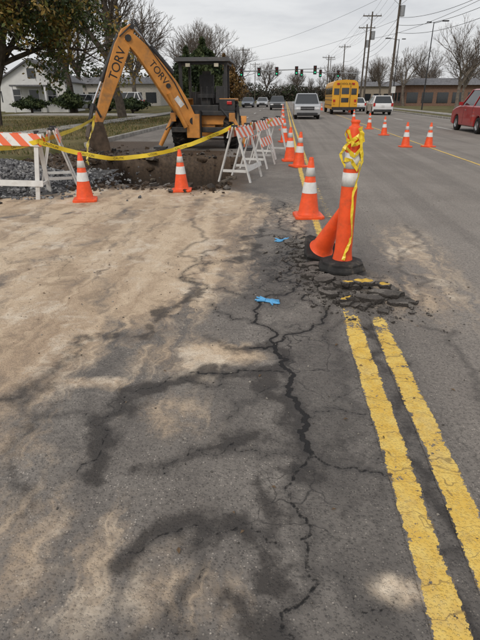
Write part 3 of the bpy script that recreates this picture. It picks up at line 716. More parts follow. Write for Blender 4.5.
mb.box((0,.1,1.62),(.5,.5,.12),MBLK);mb.box((0,.34,1.95),(.48,.12,.62),MBLK);mb.box((0,.34,2.3),(.28,.1,.14),MBLK)
mb.box((0,.1,1.4),(.3,.3,.36),MBLK)
mb.cyl((0,.72,1.5),(0,.55,1.9),.03,.03,MBLK);mb.rev([(.17,-.012),(.185,0),(.17,.012)],MBLK,20,Matrix.Translation((0,.54,1.92))@Matrix.Rotation(R(60),4,'X'))
for s in(-.3,-.1,.1,.3): mb.cyl((s,-.36,1.4),(s*.9,-.3,1.85),.012,.012,MBLK,6); mb.cyl((s*.9,-.3,1.85),(s*.9,-.3,1.9),.025,.025,MBLK,8)
mb.cyl((.35,2.2,1.6),(.35,2.2,2.35),.04,.04,MBLK)
mb.box((.52,-.3,1.66),(.25,.3,.5),MBLK)
mb.obj('canopy',bevel=.012,parent=bh)
mb=MB()
for s in(-1,1):
    a=Vector((s*.95,-.78,1.0));b=Vector((s*1.42,-.85,.14)); mb.cyl(a,b,.08,.07,MORG,8); mb.box(b+Vector((0,0,-.07)),(.42,.3,.06),MBLK)
    mb.cyl((s*.6,-.8,1.25),(s*1.2,-.84,.6),.045,.045,MBLK); mb.box(a,(.18,.18,.26),MORG)
mb.obj('stabilisers',bevel=.01,parent=bh)
root=Vector((-2.95,16.7,0))-BO; e=Vector((-.87,-.493,0)).normalized(); zz=Vector((0,0,1)); nn=Vector((.493,-.87,0)).normalized()
def S2(s,z,off=0): return root+e*s+zz*z+nn*off
def beam(mb,cl,th,m,inner=None):
    up=[];lo=[]
    for i,(s,z,d) in enumerate(cl):
        a=cl[max(i-1,0)];b=cl[min(i+1,len(cl)-1)]; t=Vector((b[0]-a[0],b[1]-a[1])).normalized(); n=Vector((-t.y,t.x))
        up.append((s+n.x*d/2,z+n.y*d/2)); lo.append((s-n.x*d/2,z-n.y*d/2))
    mb.prism(up+lo[::-1],root,e,zz,nn,th,m)
mb=MB()
boomcl=[(-.08,.78,.34),(.08,.95,.42),(.35,1.35,.54),(.7,1.86,.58),(1.1,2.38,.50),(1.45,2.80,.42),(1.75,3.08,.34),(1.92,3.18,.26)]
beam(mb,boomcl,.24,MORG)
beam(mb,[(1.70,3.42,.16),(1.85,3.26,.34),(2.05,2.88,.44),(2.3,2.32,.42),(2.6,1.66,.34),(2.85,1.08,.28),(2.98,.82,.20)],.22,MORG)
for s,z,r in [(0,.9,.11),(1.86,3.12,.09),(2.95,.85,.08),(.75,1.9,.07),(1.72,3.4,.06)]:
    mb.cyl(S2(s,z,-.17),S2(s,z,.17),r,r,MBLK,14)
bo=mb.obj('boom_and_dipper',bevel=.02,parent=bh)
mb=MB()
mb.cyl(S2(.55,2.25),S2(1.2,2.95),.075,.075,MBLK);mb.cyl(S2(1.2,2.95),S2(1.68,3.42),.035,.035,STEEL)
mb.cyl(S2(.25,.72,.16),S2(.75,1.7,.16),.07,.07,MORG);
mb.cyl(S2(2.12,3.18),S2(2.72,2.0),.06,.06,MBLK);mb.cyl(S2(2.72,2.0),S2(3.02,1.42),.032,.032,STEEL)
for o_ in(-.12,.12):
    mb.cyl(S2(3.02,1.42,o_),S2(2.85,1.05,o_),.03,.03,MBLK);mb.cyl(S2(3.02,1.42,o_),S2(3.18,.88,o_),.035,.035,MBLK)
for k_ in range(3):
    o_=.14-.03*k_
    mb.cyl(S2(.15,1.25+.04*k_,o_),S2(.55,1.98+.05*k_,o_),.014,.014,MBLK,6);mb.cyl(S2(.55,1.98+.05*k_,o_),S2(1.3,2.95,o_),.014,.014,MBLK,6)
    mb.cyl(S2(1.3,2.95,o_),S2(1.62,3.5+.05*k_,o_),.014,.014,MBLK,6); mb.cyl(S2(1.62,3.5+.05*k_,o_),S2(2.1,3.15,o_),.014,.014,MBLK,6)
mb.box(S2(-.08,.75),(.4,.4,.7),MORG);mb.cyl(S2(-.2,.35),S2(-.2,1.2),.14,.14,MBLK)
mb.obj('hydraulics',parent=bh)
mb=MB()
out=[(2.84,.92),(3.06,.92),(3.22,.80),(3.30,.52),(3.22,.22),(3.0,.02),(2.66,-.05)]; inn=[(2.66,-.01),(2.98,.07),(3.17,.26),(3.24,.52),(3.15,.72),(3.0,.84),(2.84,.88)]
mb.prism(out+inn,root,e,zz,nn,.66,BKT)
for o_ in(-.325,.325): mb.prism([(2.84,.9),(3.06,.9),(3.2,.78),(3.27,.52),(3.2,.24),(2.98,.05),(2.68,-.02),(2.72,.3)],root+nn*o_,e,zz,nn,.03,BKT)
for o_ in(-.28,-.14,0,.14,.28): mb.prism([(2.72,-.06),(2.48,.0),(2.5,.03),(2.72,.02)],root+nn*o_,e,zz,nn,.06,BKT)
mb.obj('bucket',parent=bh)
dd=(e*(2.05-2.6)+zz*(2.88-1.66)).normalized()
text('TORV',.34,frame(S2(2.22,2.46,.117),dd,nn),BLK,'lettering',bh)
dd=(e*(.7-1.45)+zz*(1.86-2.8)).normalized()
WT=M('decal_white',(.7,.7,.68),.5)
text('TORV',.28,frame(S2(1.02,2.25,.127),dd,nn),BLK,'lettering',bh)
mb=MB(); c=S2(.42,1.46,.124); yv=nn.cross(dd); mb.add([c-dd*.16-yv*.08,c+dd*.16-yv*.08,c+dd*.16+yv*.08,c-dd*.16+yv*.08],[(0,1,2,3)],WT); mb.obj('decal',parent=bh)
# ---------------------------------------------------------------- vehicles
HEAD=M('headlamp',(.75,.76,.78),.15);TAIL=M('tail_lamp',(.45,.015,.012),.25);RIM=M('alloy_rim',(.35,.35,.36),.35,.6);PLATE=M('number_plate',(.6,.6,.6),.5)
def lerp(a,b,t): return a+(b-a)*t
def car(name,loc,rz,paint,L=4.6,W=1.85,H=1.5,kind='suv'):
    """+y = front"""
    p=bpy.data.objects.new(name,None);COL.objects.link(p);p.location=loc;p.rotation_euler=(0,0,rz)
    hl=L/2; gc=.28
    belt={'suv':.62,'sedan':.62,'pickup':.60}[kind]*H
    hood=belt-.04 if kind!='pickup' else belt
    mb=MB()
    wr=.36 if kind!='sedan' else .33
    fy=hl-.88; ry=-hl+.92
    def arch(cy,r,rev=False):
        a=[(cy+r*math.cos(t),wr+r*math.sin(t)) for t in np.linspace(0,math.pi,9) if True]
        return [(y,z) for y,z in a if z>=gc]
    prof=[(hl-.02,gc+.05)]+[(fy+wr*1.16,gc)]+[q for q in arch(fy,wr*1.16)]+[(fy-wr*1.16,gc),(ry+wr*1.16,gc)]+[q for q in arch(ry,wr*1.16)]+[(ry-wr*1.16,gc),(-hl+.03,gc+.05),(-hl,belt*.72),(-hl+.04,belt*.97)]
    if kind=='pickup': prof+=[(-hl+.05,belt),(-hl+2.0,belt)]
    prof+=[(-hl+.3,belt),(hl-1.25,belt),(hl-.6,hood-.05),(hl-.12,hood-.18),(hl,hood-.38)] if kind!='pickup' else [(hl-1.3,belt),(hl-.35,hood-.04),(hl-.05,hood-.12),(hl,hood-.4)]
    pp=[]
    for q in prof:
        if not pp or (abs(q[0]-pp[-1][0])+abs(q[1]-pp[-1][1]))>1e-3: pp.append(q)
    mb.prism(pp,(0,0,0),Vector((0,1,0)),Vector((0,0,1)),Vector((1,0,0)),W,paint)
    b=mb.obj('body',parent=p); bv=b.modifiers.new('b','BEVEL');bv.width=.07;bv.segments=3;bv.limit_method='ANGLE';bv.angle_limit=R(50)
    mb=MB()
    if kind=='suv': g0,g1,t0,t1=-hl+.12,hl-1.35,-hl+.42,hl-2.15
    elif kind=='sedan': g0,g1,t0,t1=-hl+.55,hl-1.25,-hl+1.2,hl-2.15
    else: g0,g1,t0,t1=-hl+2.0,hl-1.35,-hl+2.15,hl-2.15
    w0=W/2-.05;w1=W/2-.24; z0=belt-.02;z1=H-.06
    vs=[(-w0,g0,z0),(w0,g0,z0),(w0,g1,z0),(-w0,g1,z0),(-w1,t0,z1),(w1,t0,z1),(w1,t1,z1),(-w1,t1,z1)]
    mb.add(vs,[(0,1,5,4),(1,2,6,5),(2,3,7,6),(3,0,4,7)],GLASS)
    mb.add([(-w1-.03,t0-.04,z1),(w1+.03,t0-.04,z1),(w1+.03,t1+.04,z1),(-w1-.03,t1+.04,z1),(-w1+.06,t0+.1,H),(w1-.06,t0+.1,H),(w1-.06,t1-.14,H),(-w1+.06,t1-.14,H)],[(3,2,1,0),(4,5,6,7),(0,1,5,4),(1,2,6,5),(2,3,7,6),(3,0,4,7)],paint)
    for sx in(-1,1):
        for a,bq,r in (((sx*w0,g0,z0),(sx*w1,t0,z1),.06),((sx*w0,g1,z0),(sx*w1,t1,z1),.045),
            ((sx*w0,lerp(g0,g1,.48),z0),(sx*w1,lerp(t0,t1,.42),z1),.04),((sx*w0,lerp(g0,g1,.2 if kind!='pickup' else .02),z0),(sx*w1,lerp(t0,t1,.08),z1),.06)):
            mb.cyl(a,bq,r,r,paint,6)
        mb.box((sx*(W/2+.09),g1-.25,belt+.08),(.18,.1,.15),paint)
    mb.obj('cabin',parent=p)
    mb=MB()
    for sx in(-1,1):
        wheel(mb,(sx*(W/2-.13),fy,wr),wr,.24,None,RIM,False,24);wheel(mb,(sx*(W/2-.13),ry,wr),wr,.24,None,RIM,False,24)
        mb.box((sx*(W/2-.28),hl-.02,hood-.32),(.38,.08,.15),HEAD);mb.box((sx*(W/2-.12),-hl+.0,belt*.86),(.18,.08,.28),TAIL)
        mb.box((sx*(W/2-.3),hl-.005,.42),(.2,.05,.1),DKMET)
        mb.box((sx*(W/2+.002),.3,belt-.2),(.012,.18,.035),RIM)
        for yy in (g1-.55,lerp(g0,g1,.47),lerp(g0,g1,.1)): mb.box((sx*(W/2+.001),yy,(belt+gc)/2+.04),(.006,.012,belt-gc-.12),DKMET)
    mb.box((0,hl+.005,hood-.32),(W-.95,.05,.24),DKMET);mb.box((0,hl+.03,hood-.32),(W-.95,.02,.04),RIM)
    mb.box((0,hl-.0,.40),(W-.5,.07,.16),DKMET);mb.box((0,-hl+.01,.42),(W-.2,.1,.16),DKMET if kind!='pickup' else RIM)
    mb.box((0,-hl-.012,belt*.72),(.34,.02,.16),PLATE);mb.box((0,0,gc+.02),(W-.3,L-.3,.1),DKMET)
    mb.obj('wheels_and_lights',parent=p)
    return p
cp=lambda n,c,m=0:M(n,c,.28,m,.06,2,0,.5,coat=.6)
RED=cp('red_paint',(.36,.012,.015));SIL=cp('silver_paint',(.42,.43,.44),.4);WHI=cp('white_paint',(.72,.72,.72));CHA=cp('charcoal_paint',(.045,.05,.055),.3);BLUEC=cp('blue_grey_paint',(.10,.13,.17),.3)
car('red_suv',(9.95,27.0,.0),0,RED,4.9,2.0,1.95,'suv')
car('silver_pickup_truck',(1.75,44,.0),R(180),SIL,5.6,2.0,1.85,'pickup')
car('dark_suv',(-1.0,72,0),R(180),CHA,4.6,1.9,1.7,'suv')
car('white_suv',(9.3,54,0),0,WHI,4.7,1.9,1.7,'suv')
car('white_sedan',(8.6,66,0),0,WHI,4.7,1.85,1.5,'sedan')
car('silver_sedan',(-3.8,92,0),R(180),SIL,4.7,1.85,1.5,'sedan')
car('blue_sedan',(-6.0,88,0),R(180),BLUEC,4.7,1.85,1.5,'sedan')
car('dark_sedan',(3.4,120,0),R(180),CHA,4.7,1.85,1.5,'sedan')
car('white_van',(-17.5,56,.15),R(95),WHI,4.8,1.9,1.9,'suv')
car('silver_suv',(-22.5,58,.15),R(85),SIL,4.8,1.9,1.7,'suv')
SBY=M('school_bus_yellow',(.72,.36,.02),.4,0,.08,1)
bus=bpy.data.objects.new('school_bus',None);COL.objects.link(bus);bus.location=(5.75,57,0)
mb=MB()
sec=[(-1.22,.5),(1.22,.5),(1.22,2.55),(1.12,2.85),(.85,3.02),(0,3.08),(-.85,3.02),(-1.12,2.85),(-1.22,2.55)]
mb.prism(sec,(0,0,0),Vector((1,0,0)),Vector((0,0,1)),Vector((0,1,0)),9.0,SBY)
mb.box((0,5.3,1.2),(2.0,1.6,1.2),SBY,taper=.9)
mb.box((0,-4.56,.55),(2.4,.14,.28),DKMET)
mb.box((0,-4.52,1.5),(.95,.05,1.9),SBY)
for sx in(-1,1):
    mb.box((sx*.47,-4.53,1.6),(.03,.08,2.0),BLK);mb.box((sx*.82,-4.515,2.05),(.5,.04,.55),GLASS);mb.box((sx*1.0,-4.53,1.25),(.2,.06,.2),TAIL)
    mb.box((sx*.72,-4.53,2.72),(.22,.06,.16),TAIL);mb.box((sx*1.0,-4.53,1.0),(.16,.06,.12),M('amber',(.8,.3,.02),.3))
    for i in range(10): mb.box((sx*1.222,-3.9+i*.85,2.1),(.02,.66,.6),GLASS)
    for z in(.85,1.3,1.65): mb.box((sx*1.225,0,z),(.02,9,.05),BLK)
    for y in(-2.8,4.9): wheel(mb,(sx*1.05,y,.5),.5,.3,None,DKMET,False,20)
mb.box((0,-4.55,2.1),(.7,.04,.55),GLASS);mb.box((0,-4.55,1.3),(.7,.04,.4),GLASS)
mb.obj('body',parent=bus)
text('SCHOOL BUS',.22,frame((0,-4.545,2.72),(1,0,0),(0,-1,0)),BLK,'lettering',bus)
# ---------------------------------------------------------------- trees
def tree(name,loc,h,spread,seed,bark,levels=5,leaves=None,nleaf=0,lsize=.12,trunk_r=.2,fork=.3,upb=.25,twig=TWIG,leafdepth=3):
    r=random.Random(seed); V=[];Fq=[];mi=[];ends=[]
    def tube(p0,p1,r0,r1,n,mt):
        d=(p1-p0).normalized();a=Vector((0,0,1)) if abs(d.z)<.9 else Vector((1,0,0));u=d.cross(a).normalized();w=d.cross(u);o=len(V)
        for p,rr in((p0,r0),(p1,r1)):
            for i in range(n):
                t=2*math.pi*i/n;V.append(p+u*math.cos(t)*rr+w*math.sin(t)*rr)
        for i in range(n): Fq.append((o+i,o+(i+1)%n,o+n+(i+1)%n,o+n+i));mi.append(mt)
    def grow(p,d,L,rad,lv):
        seg=3 if lv<2 else 2; q=p.copy()
        for i in range(seg):
            d2=(d+Vector((r.gauss(0,.13),r.gauss(0,.13),r.gauss(0,.08)+upb*.12))).normalized()
            q2=q+d2*(L/seg); r1=rad*(1-.3*(i+1)/seg)
            tube(q,q2,rad*(1-.3*i/seg),r1,7 if lv==0 else 5 if lv<3 else 3,0 if lv<3 else 1)
            q=q2;d=d2
            if lv>=1 and lv<levels and i<seg-1:
                sd=Vector((r.gauss(0,1),r.gauss(0,1),r.gauss(.2,.5))).normalized()
                grow(q.copy(),(d*.6+sd*.8).normalized(),L*r.uniform(.5,.7),rad*.45,lv+1)
        if lv>=leafdepth: ends.append((q.copy(),L))
        if lv<levels:
            nb=r.choice([2,3,3]) if lv>0 else r.choice([4,5])
            ph=r.uniform(0,6.28)
            for i in range(nb):
                a=ph+2*math.pi*i/nb+r.gauss(0,.3); sp=spread*(r.uniform(.5,1.1))
                ax=d.orthogonal().normalized();ax=Matrix.Rotation(a,3,d)@ax
                nd=(d+ax*sp).normalized(); nd.z+=upb*.3; nd.normalize()
                grow(q.copy(),nd,L*r.uniform(.62,.82),rad*.62*r.uniform(.8,1.1),lv+1)
    grow(Vector((0,0,-.1)),Vector((0,0,1)),h*fork,trunk_r,0)
    Va=np.array([tuple(v) for v in V]);Fa=np.array(Fq)
    sc_=h/Va[:,2].max(); Va=Va*np.array([sc_,sc_,sc_])
    mats=[bark,twig]
    if leaves:
        rg=np.random.default_rng(seed); E=np.array([tuple(p) for p,_ in ends])*sc_
        idx=rg.integers(0,len(E),nleaf); c=E[idx]+rg.normal(0,.28,(nleaf,3)); nrm=rg.normal(0,1,(nleaf,3));nrm/=np.linalg.norm(nrm,axis=1)[:,None]
        t=np.cross(nrm,rg.normal(0,1,(nleaf,3)));t/=np.linalg.norm(t,axis=1)[:,None];b=np.cross(nrm,t);s=lsize*rg.uniform(.6,1.3,nleaf)[:,None]
        q=np.stack([c-t*s,c-b*s*.5,c+t*s,c+b*s*.5],1).reshape(-1,3);o=len(Va)
        Va=np.concatenate([Va,q]);Fa=np.concatenate([Fa,np.arange(4*nleaf).reshape(-1,4)+o])
        cl=(np.sin(E[idx]@np.array([1.3,2.1,1.7]))*.5+.5)*len(leaves)
        li=np.clip((cl+rg.normal(0,.6,nleaf)).astype(int),0,len(leaves)-1)+2
        mi=mi+list(li); mats=mats+leaves
    ob=mesh_np(name,Va,Fa,mats,smooth=False,midx=mi); ob.location=loc; return ob
LF=[M('leaf_dark',(.045,.065,.020),.6,spec=.3),M('leaf_green',(.080,.105,.028),.6,spec=.3),M('leaf_olive',(.15,.145,.035),.6,spec=.3),M('leaf_yellow',(.30,.20,.05),.6,spec=.3)]
tree('oak_tree',(-15.6,27.5,.1),10.5,.75,3,BARK,5,LF,22000,.12,.24,.26,.1)
b1=tree('bare_tree',(-12.4,40,.1),13.0,.62,11,BARK,6,trunk_r=.28,fork=.24,upb=.35)
b2=tree('bare_tree',(18.6,60,.1),9,.55,21,BARK2,6,trunk_r=.22,fork=.28,upb=.4)
def ti(b,loc,rz,s): return inst(b,loc,(0,0,rz),s)
ti(b1,(-21,52,.1),1.3,.95);ti(b2,(-17,60,.1),.6,1.3);ti(b1,(-26,66,.1),2.3,1.0);ti(b2,(-10.5,70,.1),4,1.2)
for x,y,s,rz in [(24,75,1,.4),(30,84,1.1,1),(20.5,95,1.1,2),(28,110,1.2,3),(22,130,1.2,4),(17,150,1.1,5)]: ti(b2,(x,y,.1),rz,s)
for x,y,s,rz in [(-14,95,1,2),(-19,110,1.0,1),(-13,135,1,3),(-24,85,1,5)]: ti(b1,(x,y,.1),rz,s)
for i in range(26):
    x=-34+i*4.2+random.uniform(-2,2); y=random.uniform(205,250)
    if abs(x-2)<9: y+=70
    ti(random.choice([b1,b2]),(x,y,.1),random.uniform(0,6),random.uniform(.75,1.15))
def evergreen(name,loc,h,rad,seed,cols,n=9000,ls=.16,trunk=True):
    rg=np.random.default_rng(seed); u=rg.random(n)**.8; th=rg.uniform(0,6.28,n)
    prof=np.sin(np.clip(u*1.05+.06,0,1)*math.pi)**.7*rad*(1.15-.55*u)
    lump=1+.28*np.sin(th*3+u*9+seed)+.18*np.sin(th*7-u*17)
    rr=prof*lump*(.55+.45*rg.random(n)**.5); z=.5+u*(h-.5)
    c=np.stack([rr*np.cos(th),rr*np.sin(th),z],1)+rg.normal(0,.08,(n,3))
    nrm=rg.normal(0,1,(n,3));nrm/=np.linalg.norm(nrm,axis=1)[:,None];t=np.cross(nrm,rg.normal(0,1,(n,3)));t/=np.linalg.norm(t,axis=1)[:,None];b=np.cross(nrm,t);s=ls*rg.uniform(.5,1.3,n)[:,None]
    V=np.stack([c-t*s,c-b*s*.6,c+t*s,c+b*s*.6],1).reshape(-1,3);F4=np.arange(4*n).reshape(-1,4)
    li=np.clip(((np.sin(th*3+u*9)*.5+.5)*len(cols)+rg.normal(0,.5,n)).astype(int),0,len(cols)-1)
    k=8
    tv=[(.12*math.cos(2*math.pi*i/k),.12*math.sin(2*math.pi*i/k),z_) for z_ in(-.1,h*.7) for i in range(k)]
    tf=[(i,(i+1)%k,k+(i+1)%k,k+i) for i in range(k)]
    ob=mesh_np(name,np.concatenate([V,np.array(tv)]),np.concatenate([F4,np.array(tf)+len(V)]),cols+[BARK],smooth=False,midx=list(li)+[len(cols)]*k)
    ob.location=loc;return ob
EV=[M('ever_dark',(.022,.034,.015),.7,spec=.2),M('ever_mid',(.042,.062,.024),.7,spec=.2),M('ever_light',(.07,.088,.035),.7,spec=.2)]
evergreen('evergreen_tree',(-7.6,50,.1),6.2,2.2,1,EV);evergreen('evergreen_tree',(-10.2,56,.1),6.0,2.0,2,EV)
TN=[M('tan_dark',(.07,.045,.02),.8,spec=.1),M('tan_mid',(.16,.09,.035),.8,spec=.1),M('tan_light',(.24,.15,.06),.8,spec=.1)]
evergreen('autumn_tree',(-9.0,80,.1),7.0,2.8,5,TN,6000,.2);evergreen('shrub',(-21,51,.1),2.0,1.4,6,EV,3500,.12);evergreen('shrub',(-18.6,54,.1),1.6,1.3,7,EV,3500,.12)
evergreen('shrub',(-24.5,50,.1),1.4,1.5,8,EV,3500,.12);evergreen('shrub',(-14.5,50,.1),1.3,1.5,9,EV,3500,.12)
def woods(name,pts,cols,per=420,ls=.8):
    V=[];mi=[];rg=np.random.default_rng(4)
    for x,y,h in pts:
        n=per;u=rg.random(n)**1.15;th=rg.uniform(0,6.28,n);rr=(3.0+h*.3)*np.sin(np.clip(u*.62+.34,0,1)*3.05)**.6*rg.random(n)**.5
        c=np.stack([x+rr*np.cos(th),y+rr*np.sin(th),u*h],1)
        nrm=rg.normal(0,1,(n,3));nrm/=np.linalg.norm(nrm,axis=1)[:,None];t=np.cross(nrm,rg.normal(0,1,(n,3)));t/=np.linalg.norm(t,axis=1)[:,None];b=np.cross(nrm,t);s=(ls*(1.3-.9*u)*rg.uniform(.5,1.0,n))[:,None]
        V.append(np.stack([c-t*s,c-b*s*.6,c+t*s,c+b*s*.6],1).reshape(-1,3)); k=rg.integers(0,len(cols)); mi+=list(np.where(rg.random(n)<.8,k,rg.integers(0,len(cols),n)))
    V=np.concatenate(V); return mesh_np(name,V,np.arange(len(V)).reshape(-1,4),cols,smooth=False,midx=mi)
pts=[]
for i in range(170):
    x=-150+i*2.0+random.uniform(-2,2);y=random.uniform(190,240); pts.append((x,y,random.uniform(3.5,6.5)))
for i in range(46): pts.append((random.uniform(-75,-32),random.uniform(78,160),random.uniform(4,7)))
for i in range(46): pts.append((random.uniform(34,90),random.uniform(100,180),random.uniform(3.5,6)))
WC=[M('wood_grey',(.085,.075,.062),.9,spec=.1),M('wood_brown',(.085,.062,.045),.9,spec=.1),M('wood_green',(.038,.048,.026),.9,spec=.1),M('wood_dark',(.050,.048,.038),.9,spec=.1)]
woods('distant_trees',pts,WC)
# ---------------------------------------------------------------- buildings
def house(name,loc,rz,w,d,hw,hr,wall,roof,garage=False):
    p=bpy.data.objects.new(name,None);COL.objects.link(p);p.location=loc;p.rotation_euler=(0,0,rz)
    mb=MB();ex=Vector((1,0,0));ez=Vector((0,0,1));ey=Vector((0,1,0))
    mb.prism([(-w/2,0),(w/2,0),(w/2,hw),(0,hw+hr),(-w/2,hw)],(0,0,0),ex,ez,ey,d,wall);mb.obj('walls',parent=p)
    mb=MB();L=math.hypot(w/2,hr)+.4;a=math.atan2(hr,w/2)
    for s in(-1,1):
        mb.box((s*(w/4+.13),0,hw+hr/2-.02),(L,d+.7,.12),roof,Matrix.Rotation(s*a,3,'Y'))
    mb.obj('roof',parent=p)
    mb=MB()
    for x in(-w*.28,w*.28):
        mb.box((x,-d/2-.01,1.6),(1.0,.08,1.3),WHI);mb.box((x,-d/2-.04,1.6),(.84,.06,1.14),GLASS);mb.box((x,-d/2-.075,1.6),(.84,.02,.04),WHI)
    mb.box((0,-d/2-.02,1.1),(1.1,.1,2.2),WHI);mb.box((0,-d/2-.06,1.1),(.9,.06,2.05),CHA);mb.box((0,-d/2-.02,hw+hr*.35),(.8,.08,.9),GLASS)
    mb.box((0,-d/2-1.0,2.5),(w*.55,1.9,.14),roof)
    for x in(-w*.25,w*.25): mb.box((x,-d/2-1.8,1.25),(.18,.18,2.4),WHI)
    mb.obj('windows_door_porch',parent=p); return p
SID=M('white_siding',(.70,.70,.68),.7,0,.06,2);SHN=M('grey_shingles',(.16,.16,.17),.9,0,.25,3,.3)
house('white_house',(-26.5,58,.1),R(10),6.4,9,3.0,1.9,SID,SHN)
h2=MB();h2.box((0,0,1.5),(6,7,3.0),SID);h2.box((0,0,3.1),(6.6,7.6,.25),SHN,taper=.9);h2.box((-1.2,-3.52,1.5),(1,.06,1.1),GLASS);h2.box((1.4,-3.52,1.5),(1,.06,1.1),GLASS)
h2.obj('garage_building',(-32.5,60,.1),(0,0,R(10)))
BRK=M('brown_brick',(.20,.12,.085),.9,0,.25,6)
def shop(name,loc,w,d,h,wall,roof):
    p=bpy.data.objects.new(name,None);COL.objects.link(p);p.location=loc
    mb=MB();mb.box((0,0,h/2),(w,d,h),wall);mb.obj('walls',parent=p)
    mb=MB();mb.box((0,0,h+.5),(w+1.4,d+1.4,1.1),roof,taper=.8);mb.obj('roof',parent=p)
    mb=MB();n=int(w/2.6)
    for i in range(n):
        x=-w/2+1.3+i*2.6;mb.box((x,-d/2-.02,1.35),(1.9,.08,1.7),GLASS)
    for i in range(int(d/3)): mb.box((-w/2-.02,-d/2+1.5+i*3,1.35),(.08,1.9,1.7),GLASS)
    mb.obj('windows',parent=p)
shop('brick_building',(31,104,.1),20,14,3.4,BRK,SHN);shop('low_store',(26,150,.1),22,12,4,M('tan_wall',(.32,.27,.21),.9),SHN)
shop('office_building',(-30,100,.1),16,12,3.6,M('cream_wall',(.5,.47,.42),.9),SHN)
# ---------------------------------------------------------------- poles, wires, signals
def upole(loc,h,arms=1,lean=0,r=.15,xarm=1.3,trans=False,lamp=False):
    mb=MB();mb.cyl((0,0,-.2),(0,0,h),r,r*.62,WOODP,10)
    for i in range(arms):
        z=h-.5-i*1.1;mb.box((0,-.14,z),(xarm*2,.1,.12),WOODP)
        for x in(-xarm+.1,-xarm*.4,xarm*.4,xarm-.1): mb.cyl((x,-.14,z+.06),(x,-.14,z+.26),.045,.035,GALV,8)
        mb.cyl((xarm*.6,-.14,z-.03),(0,-.14,z-.6),.02,.02,GALV,5);mb.cyl((-xarm*.6,-.14,z-.03),(0,-.14,z-.6),.02,.02,GALV,5)
    if trans: mb.cyl((.35,0,h-3.2),(.35,0,h-2.2),.26,.26,GALV,14)
    return mb.obj('utility_pole',loc,(0,lean,0))
PL=[(14.4,-8,11.5),(14.3,36,11.6),(11.9,63,12.6),(12.6,92,12.0),(12.8,125,12),(13,165,12),(13.4,215,12)]
for i,(x,y,h) in enumerate(PL): upole((x,y,.1),h,2 if i in(2,) else 1,random.gauss(0,.008),.16,1.3,i in(2,3),False)
upole((10.9,76,.1),11.6,1,.01,.14,1.2,True);upole((8.9,118,.1),9.5,1)
for x,y,h in((-8.2,105,10),(-8.4,150,10),(-8.6,200,10)): upole((x,y,.1),h,1,0,.13)
def wire(mb,a,b,sag,r=.012,n=14):
    a=Vector(a);b=Vector(b);pv=None
    for i in range(n+1):
        t=i/n;p=a.lerp(b,t);p.z-=sag*4*t*(1-t)
        if pv is not None: mb.cyl(pv,p,r,r,BLK,4,False)
        pv=p
mb=MB()
for (x0,y0,h0),(x1,y1,h1) in zip(PL,PL[1:]):
    for dx in(-1.2,-.5,.5,1.2): wire(mb,(x0+dx,y0,h0-.22),(x1+dx,y1,h1-.22),.6,.011)
    for dz in(3.2,3.9,4.6): wire(mb,(x0,y0,h0-dz),(x1,y1,h1-dz),.7,.018)
for dz in(.3,3.2): wire(mb,(11.9,63,12.4-dz),(-8.2,105,9.9-dz*.7),.8,.014)
wire(mb,(14.3,36,8.2),(10.9,76,8.6),.6,.016)
for dx in(-1.,0,1.): wire(mb,(10.9+dx,76,11.3),(8.9+dx,118,9.2),.5,.012)
mb.obj('power_lines')
def slamp(loc,h,dx):
    mb=MB();mb.cyl((0,0,0),(0,0,h),.09,.05,DKMET,8);mb.cyl((0,0,h-.1),(dx,0,h+.15),.035,.03,DKMET,6);mb.box((dx*1.1,0,h+.12),(.7,.28,.12),DKMET);mb.box((-dx*.45,0,h+.02),(.5,.24,.1),DKMET)
    mb.obj('street_lamp',loc)
slamp((17,68,.1),9.4,1.2);slamp((15.6,80,.1),8.8,-1.4)
SIGY=M('signal_housing',(.03,.03,.03),.5);SRED=M('signal_red',(.35,.02,.015),.3);SAMB=M('signal_amber',(.3,.16,.02),.3)
def lit(name,c,s):
    m,nt,b=newmat(name);b.inputs['Base Color'].default_value=(*c,1);b.inputs['Emission Color'].default_value=(*c,1);b.inputs['Emission Strength'].default_value=s;return m
LGRN=lit('lit_green',(.05,.9,.45),.7)
def signal_mast(loc,dx,h,heads,side=1):
    p=bpy.data.objects.new('traffic_signal',None);COL.objects.link(p);p.location=loc
    mb=MB();mb.cyl((0,0,0),(0,0,h+.4),.15,.11,GALV,10);mb.cyl((0,0,h),(dx,0,h+.35),.10,.05,GALV,8);mb.obj('mast',parent=p)
    mb=MB()
    for hx in heads:
        z=h+.35*abs(hx/dx)
        mb.box((hx,-.12,z-.15),(.36,.22,1.05),SIGY);mb.box((hx,.02,z-.15),(.5,.03,1.2),SIGY)
        for j,m in enumerate((SRED,SAMB,LGRN)):
            c=Vector((hx,-.235,z+.2-j*.34));mb.cyl(c,c+Vector((0,-.02,0)),.11,.11,m,12);mb.cyl(c+Vector((0,0,.0)),c+Vector((0,-.2,.03)),.13,.13,SIGY,10,False)
    mb.obj('signal_heads',parent=p)
signal_mast((-8.0,84,.1),13,5.0,[1.2,3.9,6.6,9.6,12.4]);signal_mast((12.6,98,.1),-11,5.2,[-3.4,-6.5,-9.8])
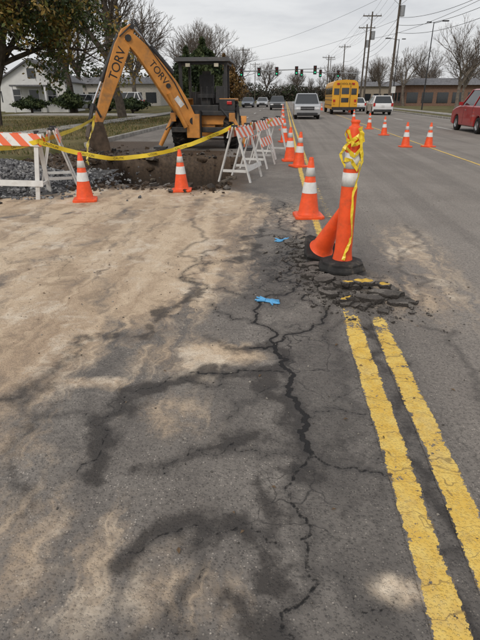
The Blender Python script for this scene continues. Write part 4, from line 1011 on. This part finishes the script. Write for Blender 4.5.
sg=MB();sg.cyl((0,0,0),(0,0,2.6),.03,.03,GALV,6);sg.box((0,-.04,2.3),(.6,.02,.75),CWHITE);sg.obj('road_sign',(13.6,70,.1))
# ---------------------------------------------------------------- sky, sun, camera
w=bpy.data.worlds.new('World');sc.world=w;w.use_nodes=True;nt=w.node_tree;k=NT(nt);bg=nt.nodes['Background']
sky=k.n('ShaderNodeTexSky',sky_type='NISHITA');sky.sun_disc=False;sky.sun_elevation=R(42);sky.sun_rotation=R(200);sky.air_density=1;sky.dust_density=3
tc=k.n('ShaderNodeTexCoord').outputs['Generated']
mp=k.n('ShaderNodeMapping');k.l(tc,mp.inputs[0]);mp.inputs['Scale'].default_value=(1,1,4.5)
n=k.noise(mp.outputs[0],1.9,5,.55,.3);n2=k.noise(mp.outputs[0],6,4,.6,.2)
f=k.sm(k.math('ADD',k.math('MULTIPLY',n,.7),k.math('MULTIPLY',n2,.3)),.40,.60)
cl=k.mix(f,(5.8,5.95,6.3),(8.3,8.35,8.45))
sp=k.n('ShaderNodeSeparateXYZ');k.l(tc,sp.inputs[0])
hzn=k.sm(sp.outputs[2],0,.25,1,0)
cl=k.mix(k.math('MULTIPLY',hzn,.55),cl,(8.7,8.7,8.65))
c=k.mix(.92,sky.outputs[0],cl)
k.l(c,bg.inputs[0]);bg.inputs[1].default_value=.1
sl=bpy.data.lights.new('sun','SUN');sl.energy=1.35;sl.angle=R(18);sl.color=(1,.93,.84);so=bpy.data.objects.new('sun',sl);COL.objects.link(so)
az=R(200);el=R(42);dv=Vector((math.sin(az)*math.cos(el),math.cos(az)*math.cos(el),math.sin(el)));so.rotation_euler=dv.to_track_quat('Z','Y').to_euler()
cd=bpy.data.cameras.new('camera');cam=bpy.data.objects.new('camera',cd);COL.objects.link(cam);cam.location=(0,0,1.6)
cam.rotation_euler=(R(90-24.5),0,R(4.78));cd.sensor_fit='HORIZONTAL';cd.sensor_width=36;cd.lens=490/480*36;cd.clip_start=.05;cd.clip_end=3000
sc.camera=cam
sc.view_settings.view_transform='Standard';sc.view_settings.look='None';sc.view_settings.exposure=0
